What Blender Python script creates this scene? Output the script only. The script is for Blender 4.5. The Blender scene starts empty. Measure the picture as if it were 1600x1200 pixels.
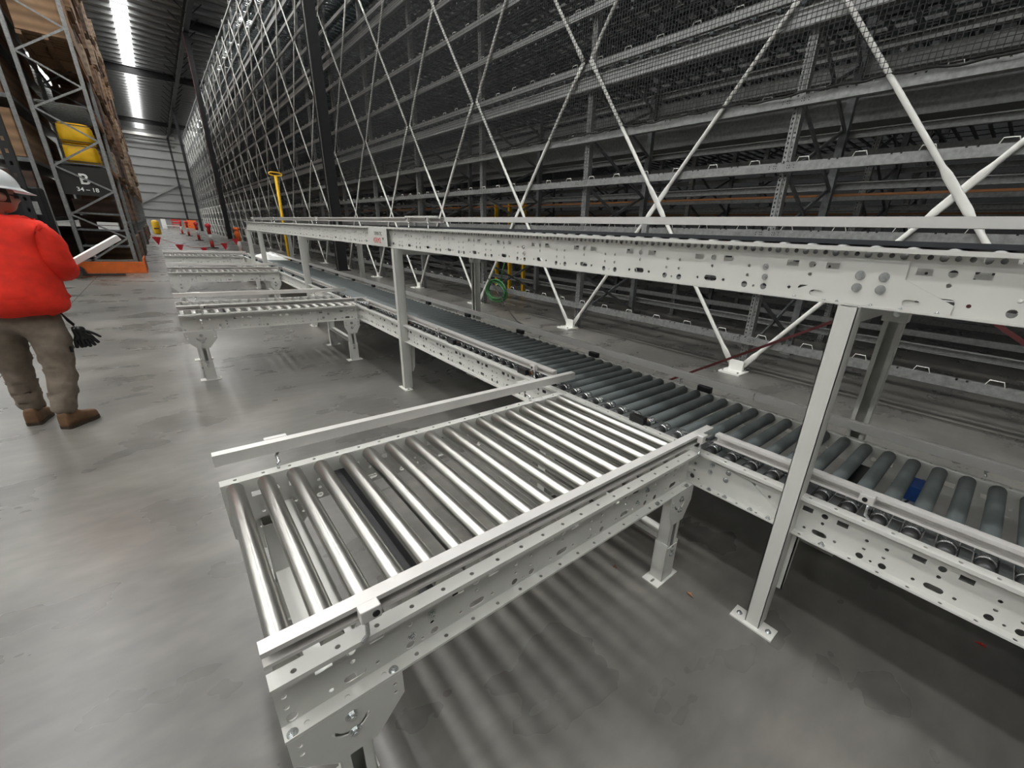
import bpy, bmesh, math, random
from mathutils import Vector, Matrix
random.seed(7)
PI = math.pi
scene = bpy.context.scene
COL = scene.collection

# ---------------------------------------------------------------- camera
H = 1.62
YAW, PITCH, ROLL = 0.7497, 0.3696, -0.054
FPX, CX, CY = 642.6, 868.2, 623.4
sy, cy = math.sin(YAW), math.cos(YAW)
sp, cp = math.sin(PITCH), math.cos(PITCH)
fwd = Vector((sy*cp, cy*cp, -sp))
r0 = Vector((cy, -sy, 0))
d0 = fwd.cross(r0)
right = r0*math.cos(ROLL) + d0*math.sin(ROLL)
down = -r0*math.sin(ROLL) + d0*math.cos(ROLL)
cam_d = bpy.data.cameras.new('camera')
cam = bpy.data.objects.new('camera', cam_d)
COL.objects.link(cam)
rot = Matrix((right, -down, -fwd)).transposed()
cam.matrix_world = Matrix.Translation((0, 0, H)) @ rot.to_4x4()
cam_d.sensor_fit = 'HORIZONTAL'
cam_d.sensor_width = 36.0
cam_d.lens = FPX/1600*36.0
cam_d.shift_x = -(CX-800)/1600
cam_d.shift_y = (CY-600)/1600
cam_d.clip_start = 0.05
cam_d.clip_end = 400
scene.camera = cam

# ---------------------------------------------------------------- world, exposure
scene.view_settings.view_transform = 'Standard'
scene.view_settings.look = 'None'
scene.view_settings.gamma = 1
scene.view_settings.use_curve_mapping = False
scene.view_settings.exposure = 0.36
SKY_STRENGTH = 1.1
SKYLIGHT = 17.5
w = bpy.data.worlds.new('daylight_outside')
scene.world = w
w.use_nodes = True
w.node_tree.nodes['Background'].inputs[0].default_value = (0.92, 0.97, 1.0, 1)
w.node_tree.nodes['Background'].inputs[1].default_value = SKY_STRENGTH

# ---------------------------------------------------------------- materials
def new_mat(name):
    m = bpy.data.materials.new(name); m.use_nodes = True
    nt = m.node_tree
    return m, nt, nt.nodes['Principled BSDF']

def mat(name, col, rough=0.5, metal=0.0, var=0.0, scale=8.0, bump=0.0, bscale=60.0, emit=0.0, rvar=0.0, stretch=None):
    m, nt, b = new_mat(name)
    b.inputs['Base Color'].default_value = (*col, 1)
    b.inputs['Roughness'].default_value = rough
    b.inputs['Metallic'].default_value = metal
    if emit:
        b.inputs['Emission Color'].default_value = (*col, 1)
        b.inputs['Emission Strength'].default_value = emit
    if var or bump or rvar:
        tc = nt.nodes.new('ShaderNodeTexCoord')
        src = tc.outputs['Object']
        if stretch:
            mp = nt.nodes.new('ShaderNodeMapping')
            mp.inputs['Scale'].default_value = stretch
            nt.links.new(src, mp.inputs['Vector']); src = mp.outputs['Vector']
    if var or rvar:
        n = nt.nodes.new('ShaderNodeTexNoise')
        n.inputs['Scale'].default_value = scale
        n.inputs['Detail'].default_value = 4
        nt.links.new(src, n.inputs['Vector'])
    if var:
        r = nt.nodes.new('ShaderNodeValToRGB')
        r.color_ramp.elements[0].position = 0.3
        r.color_ramp.elements[1].position = 0.7
        r.color_ramp.elements[0].color = (*[max(0, c*(1-var)) for c in col], 1)
        r.color_ramp.elements[1].color = (*[min(1, c*(1+var)) for c in col], 1)
        nt.links.new(n.outputs['Fac'], r.inputs['Fac'])
        nt.links.new(r.outputs['Color'], b.inputs['Base Color'])
    if rvar:
        mr = nt.nodes.new('ShaderNodeMapRange')
        mr.inputs['To Min'].default_value = max(0.02, rough-rvar)
        mr.inputs['To Max'].default_value = rough+rvar
        nt.links.new(n.outputs['Fac'], mr.inputs['Value'])
        nt.links.new(mr.outputs['Result'], b.inputs['Roughness'])
    if bump:
        n2 = nt.nodes.new('ShaderNodeTexNoise')
        n2.inputs['Scale'].default_value = bscale
        n2.inputs['Detail'].default_value = 3
        nt.links.new(src, n2.inputs['Vector'])
        bp = nt.nodes.new('ShaderNodeBump')
        bp.inputs['Strength'].default_value = bump
        bp.inputs['Distance'].default_value = 0.01
        nt.links.new(n2.outputs['Fac'], bp.inputs['Height'])
        nt.links.new(bp.outputs['Normal'], b.inputs['Normal'])
    return m

M = {}
M['cream'] = mat('cream_powder_coat', (0.60, 0.60, 0.565), 0.36, 0.0, 0.04, 6)
M['alu'] = mat('anodised_aluminium', (0.66, 0.645, 0.62), 0.36, 0.25, 0.04, 14)
M['galv'] = mat('galvanised_steel', (0.27, 0.275, 0.27), 0.42, 0.5, 0.22, 22, 0.03, 90)
M['galv_dull'] = mat('dull_galvanised_steel', (0.17, 0.18, 0.18), 0.5, 0.5, 0.25, 18)
M['deck'] = mat('deck_steel', (0.105, 0.125, 0.13), 0.5, 0.4, 0.2, 10)
M['brace_white'] = mat('white_brace_paint', (0.74, 0.74, 0.70), 0.4, 0.0, 0.05, 10)
M['zinc'] = mat('zinc_bolt', (0.62, 0.64, 0.64), 0.25, 0.9, 0.15, 60)
M['black'] = mat('black_plastic', (0.008, 0.008, 0.009), 0.35)
M['black_steel'] = mat('black_column_paint', (0.011, 0.0115, 0.0125), 0.5, 0.0, 0.2, 4)
M['net'] = mat('black_net_cord', (0.03, 0.03, 0.03), 0.8)
M['belt'] = mat('belt_rubber', (0.022, 0.026, 0.032), 0.45)
M['roller_grey'] = mat('grey_rubber_sleeve', (0.125, 0.145, 0.145), 0.5, 0.0, 0.08, 20)
M['collar'] = mat('dark_steel_collar', (0.07, 0.072, 0.072), 0.4, 0.4)
M['orange'] = mat('orange_guard_paint', (0.62, 0.13, 0.02), 0.45, 0.0, 0.15, 5)
M['busbar'] = mat('orange_conductor', (0.26, 0.095, 0.018), 0.5)
M['yellow'] = mat('yellow_paint', (0.72, 0.42, 0.01), 0.45, 0.0, 0.08, 6)
M['yellow_bag'] = mat('yellow_bag', (0.80, 0.46, 0.005), 0.5, 0.0, 0.1, 5, 0.4, 6)
M['red'] = mat('red_plastic', (0.55, 0.03, 0.02), 0.45)
M['pink_red'] = mat('flag_red', (0.85, 0.05, 0.07), 0.6)
M['hi_orange'] = mat('delineator_orange', (0.95, 0.18, 0.03), 0.45)
M['white'] = mat('white_plastic', (0.80, 0.80, 0.78), 0.4)
M['strap'] = mat('dark_red_strap', (0.075, 0.010, 0.011), 0.6)
M['green'] = mat('green_hose', (0.02, 0.12, 0.03), 0.4)
M['blue'] = mat('blue_tag', (0.01, 0.06, 0.25), 0.5)
M['shirt'] = mat('orange_red_shirt', (0.88, 0.030, 0.012), 0.8, 0.0, 0.12, 14, 0.35, 18)
M['trouser'] = mat('brown_work_trousers', (0.19, 0.153, 0.118), 0.85, 0.0, 0.18, 16, 0.5, 22)
M['boot'] = mat('tan_boot_leather', (0.16, 0.085, 0.04), 0.6, 0.0, 0.25, 25)
M['sole'] = mat('boot_sole', (0.05, 0.032, 0.02), 0.7)
M['skin'] = mat('skin', (0.42, 0.19, 0.13), 0.5)
M['hair'] = mat('dark_hair', (0.025, 0.015, 0.01), 0.7)
M['hat'] = mat('white_hard_hat', (0.74, 0.76, 0.77), 0.3)
M['wood'] = mat('pallet_wood', (0.20, 0.125, 0.07), 0.8, 0.0, 0.3, 6)
M['sign_black'] = mat('black_sign_board', (0.018, 0.017, 0.016), 0.5)
M['copper'] = mat('copper_ring', (0.55, 0.28, 0.14), 0.35, 0.8)
M['purlin'] = mat('purlin_steel', (0.20, 0.205, 0.205), 0.5, 0.3)

def mat_carton(name, col):
    m, nt, b = new_mat(name)
    tc = nt.nodes.new('ShaderNodeTexCoord')
    n = nt.nodes.new('ShaderNodeTexNoise'); n.inputs['Scale'].default_value = 5
    wv = nt.nodes.new('ShaderNodeTexWave'); wv.bands_direction = 'Z'; wv.inputs['Scale'].default_value = 1.3
    wv.inputs['Distortion'].default_value = 0.6
    nt.links.new(tc.outputs['Object'], n.inputs['Vector']); nt.links.new(tc.outputs['Object'], wv.inputs['Vector'])
    mx = nt.nodes.new('ShaderNodeMath'); mx.operation = 'MULTIPLY'
    nt.links.new(n.outputs['Fac'], mx.inputs[0]); nt.links.new(wv.outputs['Fac'], mx.inputs[1])
    r = nt.nodes.new('ShaderNodeValToRGB')
    r.color_ramp.elements[0].color = (*[c*0.6 for c in col], 1); r.color_ramp.elements[1].color = (*[c*1.35 for c in col], 1)
    nt.links.new(mx.outputs[0], r.inputs['Fac']); nt.links.new(r.outputs['Color'], b.inputs['Base Color'])
    b.inputs['Roughness'].default_value = 0.8
    return m
CARTON = [mat_carton('cardboard_%s' % s, c) for s, c in (('tan', (0.33, 0.20, 0.11)), ('brown', (0.22, 0.125, 0.075)), ('pale', (0.42, 0.31, 0.22)), ('dark', (0.10, 0.06, 0.045)))]

def mat_steel_roller():
    m, nt, b = new_mat('brushed_steel_roller')
    b.inputs['Metallic'].default_value = 1.0
    b.inputs['Roughness'].default_value = 0.31
    b.inputs['Base Color'].default_value = (0.47, 0.465, 0.435, 1)
    b.inputs['Anisotropic'].default_value = 0.3
    return m
M['steel'] = mat_steel_roller()

def mat_floor():
    m, nt, b = new_mat('polished_concrete')
    tc = nt.nodes.new('ShaderNodeTexCoord')
    def noise(scale, detail, sc=(1, 1, 1), dist=0.0, off=(0, 0, 0)):
        mp = nt.nodes.new('ShaderNodeMapping'); mp.inputs['Scale'].default_value = sc; mp.inputs['Location'].default_value = off
        n = nt.nodes.new('ShaderNodeTexNoise'); n.inputs['Scale'].default_value = scale; n.inputs['Detail'].default_value = detail
        n.inputs['Distortion'].default_value = dist
        nt.links.new(tc.outputs['Object'], mp.inputs['Vector']); nt.links.new(mp.outputs['Vector'], n.inputs['Vector'])
        return n
    big = noise(0.5, 3, (0.8, 1, 1), 0.0, (3.1, 1.7, 0))  # dark tone shifted to the near left to paint in the weaker light
    mid = noise(1.9, 4, (0.7, 1, 1), 0.0)
    fine = noise(13, 4, (0.5, 1, 1), 0.0)
    def ramp(src, p0, c0, p1, c1):
        r = nt.nodes.new('ShaderNodeValToRGB')
        r.color_ramp.elements[0].position = p0; r.color_ramp.elements[0].color = (*c0, 1)
        r.color_ramp.elements[1].position = p1; r.color_ramp.elements[1].color = (*c1, 1)
        nt.links.new(src.outputs['Fac'], r.inputs['Fac']); return r
    def mul(a_, b_):
        mx = nt.nodes.new('ShaderNodeMixRGB'); mx.blend_type = 'MULTIPLY'; mx.inputs['Fac'].default_value = 1
        nt.links.new(a_.outputs[0], mx.inputs[1]); nt.links.new(b_.outputs[0], mx.inputs[2]); return mx
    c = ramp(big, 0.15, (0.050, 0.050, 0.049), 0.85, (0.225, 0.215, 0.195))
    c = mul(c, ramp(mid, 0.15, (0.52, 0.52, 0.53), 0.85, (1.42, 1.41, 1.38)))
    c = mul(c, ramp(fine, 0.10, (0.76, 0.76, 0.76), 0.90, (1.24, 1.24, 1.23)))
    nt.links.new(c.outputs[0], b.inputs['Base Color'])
    mr = nt.nodes.new('ShaderNodeMapRange'); mr.inputs['To Min'].default_value = 0.20; mr.inputs['To Max'].default_value = 0.38
    nt.links.new(mid.outputs['Fac'], mr.inputs['Value']); nt.links.new(mr.outputs['Result'], b.inputs['Roughness'])
    b.inputs['IOR'].default_value = 1.55
    return m
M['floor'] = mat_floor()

def mat_ribbed(name, col, axis, scale, rough=0.55, strength=0.6):
    m, nt, b = new_mat(name)
    b.inputs['Base Color'].default_value = (*col, 1); b.inputs['Roughness'].default_value = rough
    b.inputs['Metallic'].default_value = 0.2
    tc = nt.nodes.new('ShaderNodeTexCoord')
    wv = nt.nodes.new('ShaderNodeTexWave'); wv.bands_direction = axis; wv.inputs['Scale'].default_value = scale
    nt.links.new(tc.outputs['Object'], wv.inputs['Vector'])
    bp = nt.nodes.new('ShaderNodeBump'); bp.inputs['Strength'].default_value = strength; bp.inputs['Distance'].default_value = 0.05
    nt.links.new(wv.outputs['Fac'], bp.inputs['Height']); nt.links.new(bp.outputs['Normal'], b.inputs['Normal'])
    return m
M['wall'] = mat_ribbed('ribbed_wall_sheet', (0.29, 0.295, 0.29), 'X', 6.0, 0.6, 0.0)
M['wall_shade'] = mat_ribbed('shade_toned_wall_sheet', (0.05, 0.052, 0.055), 'Y', 6.0, 0.7, 0.25)  # dark colour stands in for the unlit depth of the rack
M['roof'] = mat_ribbed('ribbed_roof_sheet', (0.33, 0.335, 0.33), 'X', 4.0, 0.5, 0.12)
def mat_emit(name, col, s):
    m = bpy.data.materials.new(name); m.use_nodes = True
    nt = m.node_tree; nt.nodes.remove(nt.nodes['Principled BSDF'])
    e = nt.nodes.new('ShaderNodeEmission'); e.inputs[0].default_value = (*col, 1); e.inputs[1].default_value = s
    nt.links.new(e.outputs[0], nt.nodes['Material Output'].inputs[0])
    return m
M['skylight'] = mat_emit('skylight_sheet', (1.0, 0.995, 0.975), SKYLIGHT)

# ---------------------------------------------------------------- builders
WLOC = {}
def thing(name, label, cat, loc=(0, 0, 0), group=None):
    o = bpy.data.objects.new(name, None); COL.objects.link(o)
    o.empty_display_size = 0.1
    o.location = loc; WLOC[o.name] = Vector(loc)
    o['label'] = label; o['category'] = cat
    if group: o['group'] = group
    return o
def tag(o, label=None, cat=None, group=None, kind=None):
    if label: o['label'] = label
    if cat: o['category'] = cat
    if group: o['group'] = group
    if kind: o['kind'] = kind
    return o

class MB:
    def __init__(s):
        s.v = []; s.f = []; s.sm = []; s.mi = []
    def add(s, vs, fs, smooth=False, mi=0):
        n = len(s.v); s.v += [tuple(v) for v in vs]
        for i, f in enumerate(fs):
            s.f.append(tuple(n+k for k in f)); s.sm.append(smooth if isinstance(smooth, bool) else smooth[i]); s.mi.append(mi)
        return s
    def box(s, x0, x1, y0, y1, z0, z1, mi=0):
        vs = [(x, y, z) for z in (z0, z1) for y in (y0, y1) for x in (x0, x1)]
        return s.add(vs, [(0, 2, 3, 1), (4, 5, 7, 6), (0, 1, 5, 4), (2, 6, 7, 3), (0, 4, 6, 2), (1, 3, 7, 5)], mi=mi)
    def obox(s, c, ax, half, mi=0):
        c = Vector(c); X, Y, Z = [Vector(a).normalized() for a in ax]
        vs = [c + X*half[0]*i + Y*half[1]*j + Z*half[2]*k for k in (-1, 1) for j in (-1, 1) for i in (-1, 1)]
        return s.add(vs, [(0, 2, 3, 1), (4, 5, 7, 6), (0, 1, 5, 4), (2, 6, 7, 3), (0, 4, 6, 2), (1, 3, 7, 5)], mi=mi)
    def bar(s, p, q, a, b, up=(0, 0, 1), mi=0):
        p, q = Vector(p), Vector(q); d = (q-p); L = d.length; d.normalize()
        u = Vector(up)
        if abs(d.dot(u)) > 0.98: u = Vector((1, 0, 0))
        n = d.cross(u).normalized(); m = n.cross(d)
        return s.obox((p+q)/2, (d, n, m), (L/2, a/2, b/2), mi)
    def lathe(s, p, q, prof, n=16, caps=True, mi=0):
        """prof: list of (t along p->q in metres, radius)"""
        p, q = Vector(p), Vector(q); d = (q-p).normalized()
        u = Vector((0, 0, 1)) if abs(d.z) < 0.9 else Vector((1, 0, 0))
        a = d.cross(u).normalized(); b = a.cross(d)
        vs = []; fs = []; sm = []
        for t, r in prof:
            for k in range(n):
                an = 2*PI*k/n
                vs.append(p + d*t + a*r*math.cos(an) + b*r*math.sin(an))
        for i in range(len(prof)-1):
            for k in range(n):
                k2 = (k+1) % n
                fs.append((i*n+k, (i+1)*n+k, (i+1)*n+k2, i*n+k2)); sm.append(n > 6)
        if caps:
            fs.append(tuple(range(n))); sm.append(False)
            fs.append(tuple(reversed(range((len(prof)-1)*n, len(prof)*n)))); sm.append(False)
        return s.add(vs, fs, sm, mi)
    def cyl(s, p, q, r, n=16, r2=None, mi=0):
        L = (Vector(q)-Vector(p)).length
        return s.lathe(p, q, [(0, r), (L, r if r2 is None else r2)], n, True, mi)
    def tube(s, pts, r, n=8, closed=False, mi=0):
        pts = [Vector(p) for p in pts]; N = len(pts); vs = []; fs = []
        pa = None
        for i, p in enumerate(pts):
            if closed: d = pts[(i+1) % N]-pts[i-1]
            else: d = pts[min(i+1, N-1)]-pts[max(i-1, 0)]
            d.normalize()
            if pa is None:
                u = Vector((0, 0, 1)) if abs(d.z) < 0.9 else Vector((1, 0, 0))
                a = d.cross(u).normalized()
            else:
                a = (pa - d*pa.dot(d)).normalized()
            pa = a; b = a.cross(d)
            rr = r[i] if isinstance(r, (list, tuple)) else r
            for k in range(n):
                an = 2*PI*k/n; vs.append(p + a*rr*math.cos(an)+b*rr*math.sin(an))
        for i in range(N if closed else N-1):
            j = (i+1) % N
            for k in range(n):
                k2 = (k+1) % n; fs.append((i*n+k, j*n+k, j*n+k2, i*n+k2))
        sm = [True]*len(fs)
        if not closed:
            fs.append(tuple(range(n))); fs.append(tuple(reversed(range((N-1)*n, N*n)))); sm += [False, False]
        return s.add(vs, fs, sm, mi)
    def prism(s, prof, axis, a0, a1, mi=0):
        """prof = [(p,q)] polygon; axis 'x': (a,p,q); 'y': (p,a,q); 'z': (p,q,a)"""
        n = len(prof)
        def P(a, p, q): return (a, p, q) if axis == 'x' else ((p, a, q) if axis == 'y' else (p, q, a))
        vs = [P(a0, *t) for t in prof] + [P(a1, *t) for t in prof]
        fs = [(i, (i+1) % n, n+(i+1) % n, n+i) for i in range(n)]
        fs += [tuple(reversed(range(n))), tuple(range(n, 2*n))]
        return s.add(vs, fs, mi=mi)
    def plate(s, pl, fn, mi=0, du=0.0):
        vs, fs = pl
        return s.add([fn(v[0]+du, v[1], v[2]) for v in vs], fs, mi=mi)
    def mesh(s, name, mats, off=(0, 0, 0), bevel=0.0, fix=True):
        me = bpy.data.meshes.new(name)
        o = Vector(off)
        me.from_pydata([(v[0]-o.x, v[1]-o.y, v[2]-o.z) for v in s.v], [], s.f)
        me.polygons.foreach_set('use_smooth', s.sm)
        me.polygons.foreach_set('material_index', s.mi)
        for m in (mats if isinstance(mats, (list, tuple)) else [mats]):
            me.materials.append(m)
        if fix or bevel:
            bm = bmesh.new(); bm.from_mesh(me)
            if bevel:
                es = [e for e in bm.edges if len(e.link_faces) == 2 and e.calc_face_angle(0) > 0.6]
                bmesh.ops.bevel(bm, geom=es, offset=bevel, segments=2, affect='EDGES', profile=0.5)
            if fix: bmesh.ops.recalc_face_normals(bm, faces=bm.faces)
            bm.to_mesh(me); bm.free()
        me.update()
        return me
    def build(s, name, mats, parent=None, bevel=0.0, loc=None, fix=True):
        base = WLOC[parent.name] if parent else Vector((0, 0, 0))
        if loc is None:
            if parent: l = base
            else:
                xs = [v[0] for v in s.v]; ys = [v[1] for v in s.v]; zs = [v[2] for v in s.v]
                l = Vector(((min(xs)+max(xs))/2, (min(ys)+max(ys))/2, min(zs)))
        else: l = Vector(loc)
        me = s.mesh(name, mats, l, bevel, fix)
        o = bpy.data.objects.new(name, me); COL.objects.link(o)
        if parent: o.parent = parent
        o.location = l - base; WLOC[o.name] = l
        return o

def inst(me, name, loc, parent=None, rot=None, scale=None):
    """one more object on shared mesh data; loc in world"""
    o = bpy.data.objects.new(name, me); COL.objects.link(o)
    base = WLOC[parent.name] if parent else Vector((0, 0, 0))
    if parent: o.parent = parent
    o.location = Vector(loc)-base; WLOC[o.name] = Vector(loc)
    if rot: o.rotation_euler = rot
    if scale: o.scale = scale
    return o

def dup(root, delta, label=None, group=None):
    """a copy of a thing with copies of its parts and sub-parts"""
    r = root.copy(); COL.objects.link(r)
    r.location = root.location + Vector(delta); WLOC[r.name] = WLOC[root.name]+Vector(delta)
    if label: r['label'] = label
    if group: r['group'] = group
    for ch in list(root.children):
        c = ch.copy(); COL.objects.link(c); c.parent = r; WLOC[c.name] = WLOC[ch.name]+Vector(delta)
        for g in list(ch.children):
            d = g.copy(); COL.objects.link(d); d.parent = c; WLOC[d.name] = WLOC[g.name]+Vector(delta)
    return r

def circ(u, v, r, n=10):
    return [(u+r*math.cos(2*PI*k/n), v+r*math.sin(2*PI*k/n)) for k in range(n)]
def rect(u, v, a, b):
    return [(u-a/2, v-b/2), (u+a/2, v-b/2), (u+a/2, v+b/2), (u-a/2, v+b/2)]
def slot(u, v, a, b, n=5):
    r = b/2; h = a/2-r
    return [(u+h+r*math.sin(PI*k/n), v-r*math.cos(PI*k/n)) for k in range(n+1)] + [(u-h-r*math.sin(PI*k/n), v+r*math.cos(PI*k/n)) for k in range(n+1)]

def holed(outer, holes, t):
    """flat plate of thickness t with real holes -> (verts (u,v,w), faces)"""
    cu = bpy.data.curves.new('plate', 'CURVE'); cu.dimensions = '2D'; cu.fill_mode = 'BOTH'; cu.extrude = t/2
    for poly in [outer]+holes:
        sp_ = cu.splines.new('POLY'); sp_.points.add(len(poly)-1)
        for i, (u, v) in enumerate(poly): sp_.points[i].co = (u, v, 0, 1)
        sp_.use_cyclic_u = True
    ob = bpy.data.objects.new('plate', cu); COL.objects.link(ob)
    dg = bpy.context.evaluated_depsgraph_get()
    me = bpy.data.meshes.new_from_object(ob.evaluated_get(dg))
    vs = [tuple(v.co) for v in me.vertices]; fs = [tuple(p.vertices) for p in me.polygons]
    bpy.data.objects.remove(ob); bpy.data.curves.remove(cu); bpy.data.meshes.remove(me)
    return vs, fs

def text_mesh(body, size, font_bold=False, ext=0.001):
    cu = bpy.data.curves.new('text', 'FONT'); cu.body = body; cu.size = size; cu.extrude = ext
    cu.align_x = 'CENTER'; cu.align_y = 'CENTER'
    if font_bold: cu.offset = size*0.018
    ob = bpy.data.objects.new('text', cu); COL.objects.link(ob)
    dg = bpy.context.evaluated_depsgraph_get()
    me = bpy.data.meshes.new_from_object(ob.evaluated_get(dg))
    vs = [tuple(v.co) for v in me.vertices]; fs = [tuple(p.vertices) for p in me.polygons]
    bpy.data.objects.remove(ob); bpy.data.curves.remove(cu); bpy.data.meshes.remove(me)
    return vs, fs

def skin(name, pts, edges, radii, m, parent, sub=2, root=0, wrinkle=0.0, wfreq=30, loc=None, flat=None):
    """one continuous surface grown over connected edges"""
    me = bpy.data.meshes.new('sk'); me.from_pydata(pts, edges, [])
    ob = bpy.data.objects.new('sk', me); COL.objects.link(ob)
    md = ob.modifiers.new('s', 'SKIN'); md.use_smooth_shade = True; md.branch_smoothing = 0.6
    for i, sv in enumerate(me.skin_vertices[0].data):
        r = radii[i]; sv.radius = r if isinstance(r, tuple) else (r, r); sv.use_root = (i == root)
    sb = ob.modifiers.new('b', 'SUBSURF'); sb.levels = sub; sb.render_levels = sub
    dg = bpy.context.evaluated_depsgraph_get()
    out = bpy.data.meshes.new_from_object(ob.evaluated_get(dg))
    bpy.data.objects.remove(ob); bpy.data.meshes.remove(me)
    base = WLOC[parent.name] if parent else Vector(loc or (0, 0, 0))
    for v in out.vertices:
        c = v.co.copy()
        if wrinkle:
            s = math.sin(c.z*wfreq+c.x*wfreq*0.35+2.2*math.sin(c.y*wfreq*0.4))*0.6 + math.sin(c.z*wfreq*0.45-c.x*wfreq*0.8+1.3+c.y*9)*0.6
            c += v.normal*wrinkle*s
        v.co = c - base
    for p in out.polygons: p.use_smooth = True
    out.name = name; out.materials.clear(); out.materials.append(m)
    o = bpy.data.objects.new(name, out); COL.objects.link(o)
    if parent: o.parent = parent; WLOC[o.name] = base
    else: o.location = base; WLOC[o.name] = base
    return o

ORD = ['lowest', 'second', 'third', 'fourth', 'fifth', 'sixth', 'seventh', 'eighth', 'ninth', 'tenth', 'eleventh', 'twelfth', 'thirteenth', 'fourteenth', 'fifteenth', 'sixteenth', 'seventeenth', 'eighteenth', 'nineteenth', 'twentieth',
       'twenty-first', 'twenty-second', 'twenty-third', 'twenty-fourth', 'twenty-fifth', 'twenty-sixth', 'twenty-seventh', 'twenty-eighth', 'twenty-ninth', 'thirtieth', 'thirty-first', 'thirty-second']
NTH = ['first']+ORD[1:]
def struct(o):
    o['kind'] = 'structure'; return o

# ================================================================ SETTING
YB = 126.0; ZR = 17.9; XL, XR = -26.0, 30.0; YF = -22.0
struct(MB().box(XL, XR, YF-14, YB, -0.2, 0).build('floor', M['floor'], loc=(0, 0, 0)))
ceiling = struct(MB().box(XL, XR, YF, YB, ZR, ZR+0.15).build('ceiling', M['roof'], loc=(0, 0, ZR)))
struct(MB().box(XL, XR, YB, YB+0.2, 0, ZR).build('wall_back', M['wall'], loc=(0, YB, 0)))
struct(MB().box(XL-0.2, XL, YF, YB, 0, ZR).build('wall_left', M['wall'], loc=(XL, 0, 0)))
struct(MB().box(XL, XR, YF-0.2, YF, 0, ZR).build('wall_front', M['wall'], loc=(0, YF, 0)))
struct(MB().box(XR, XR+0.2, YF, YB, 0, ZR).build('wall_right', M['wall_shade'], loc=(XR, 0, 0)))
pm = MB().box(XL, XR, -0.09, 0.09, -0.30, 0).mesh('roof_purlin', M['purlin'])
y = 26.0; k = 0
while y < YB-0.5:
    inst(pm, 'roof_purlin', (0, y, ZR-0.02), ceiling); y += 1.75
# skylight strips (daylight through translucent roof sheets)
n = 0
for xc in (-22.6, -14.6, -6.6, 1.45, 9.45):
    n += 1
    struct(MB().box(xc-0.5, xc+0.5, -11.0, YB-1, ZR-0.012, ZR-0.004).build('window_%d' % n, M['skylight'], loc=(xc, 0, ZR-0.012)))
# rafters across the hall, girts and frames of the back wall, floor joints
n = 0
for yr, XL_ in ((40.0, XL), (55.0, 5.5), (76.0, XL), (112.0, XL)):
    n += 1
    b = MB().box(XL_, XR, yr-0.16, yr+0.16, ZR-1.0, ZR-0.98).box(XL_, XR, yr-0.16, yr+0.16, ZR-0.32, ZR-0.3).box(XL_, XR, yr-0.012, yr+0.012, ZR-1.0, ZR-0.3)
    struct(b.build('trim_%d' % n, M['black_steel']))
for zg in (1.7, 3.3, 4.9, 6.5, 8.1, 9.7, 11.3, 12.9, 14.5, 16.1):
    n += 1
    struct(MB().box(XL, XR, YB-0.22, YB-0.003, zg-0.06, zg+0.06).build('trim_%d' % n, M['galv'] if zg > 2 else M['black_steel']))
for a, b_, wd, mm in (((-6, YB-0.4, 1.5), (5.9, YB-0.4, 8.8), 0.4, M['galv']), ((-6.0, YB-0.4, 16.9), (6.4, YB-0.4, 16.9), 0.5, M['alu']), ((-6.0, YB-0.4, 15.6), (6.4, YB-0.4, 15.6), 0.3, M['galv'])):
    n += 1
    struct(MB().bar(a, b_, 0.25, wd).build('trim_%d' % n, mm))
for xj, y0, y1 in ((-1.53, -20, 60), (5.93, -10, 95), (2.95, -10, 95)):
    n += 1
    struct(MB().box(xj-0.006, xj+0.006, y0, y1, 0.0, 0.0012).build('trim_%d' % n, M['sole']))

# long black roof beam over the column line with its fishbone struts
rb = thing('roof_beam', 'long black roof beam with fishbone struts running over the line of black columns', 'roof beam', (5.3, 60, 16.6))
MB().box(5.12, 5.48, 19, YB-0.6, 16.6, 16.63).box(5.12, 5.48, 19, YB-0.6, 17.3, 17.33).box(5.28, 5.32, 19, YB-0.6, 16.63, 17.3).build('beam_web', M['black_steel'], rb)
y = 26.0+1.75*4
while y < YB-2:
    for sgn in (-1, 1):
        MB().bar((5.3+sgn*0.1, y, 16.65), (5.3+sgn*1.0, y, 17.6), 0.07, 0.07).build('fly_brace', M['black_steel'], rb)
    y += 3.5

# black building columns
def column(y, label, pipe=None):
    t = thing('steel_column', label, 'column', (5.3, y, 0))
    h = 16.6
    MB().box(5.13, 5.47, y-0.17, y-0.145, 0.012, h).box(5.13, 5.47, y+0.145, y+0.17, 0.012, h).box(5.285, 5.315, y-0.145, y+0.145, 0.012, h).build('shaft', M['black_steel'], t)
    MB().box(5.05, 5.55, y-0.25, y+0.25, 0, 0.03).build('base_plate', M['black_steel'], t)
    if pipe:
        MB().cyl((5.09, y-0.2, 0.03), (5.09, y-0.2, h), 0.022, 8).build('conduit', M[pipe], t)
column(18.9, 'tall black steel building column nearest the camera, in front of the rack', 'galv')
column(55.0, 'black steel building column beside the orange delineator post, second from the camera', 'strap')
column(90.5, 'thin black steel building column third from the camera, near the back wall')
column(124.6, 'distant black steel column against the grey back wall')

# ================================================================ RACK
RY0, RP = 2.41, 3.41
RK = list(range(-2, 27))
ZT = 13.95
LEVELS = [0.5, 1.19, 1.87, 2.615, 3.285, 4.30, 5.03, 5.72, 6.42, 7.40, 8.10, 8.80, 9.50, 10.45, 11.15, 11.85, 12.55, 13.35]
RYA, RYB = -5.2, RY0+RP*26+0.3
ROWS = [(5.90, 7.60), (9.30, 11.10), (12.80, 14.60)]
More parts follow.
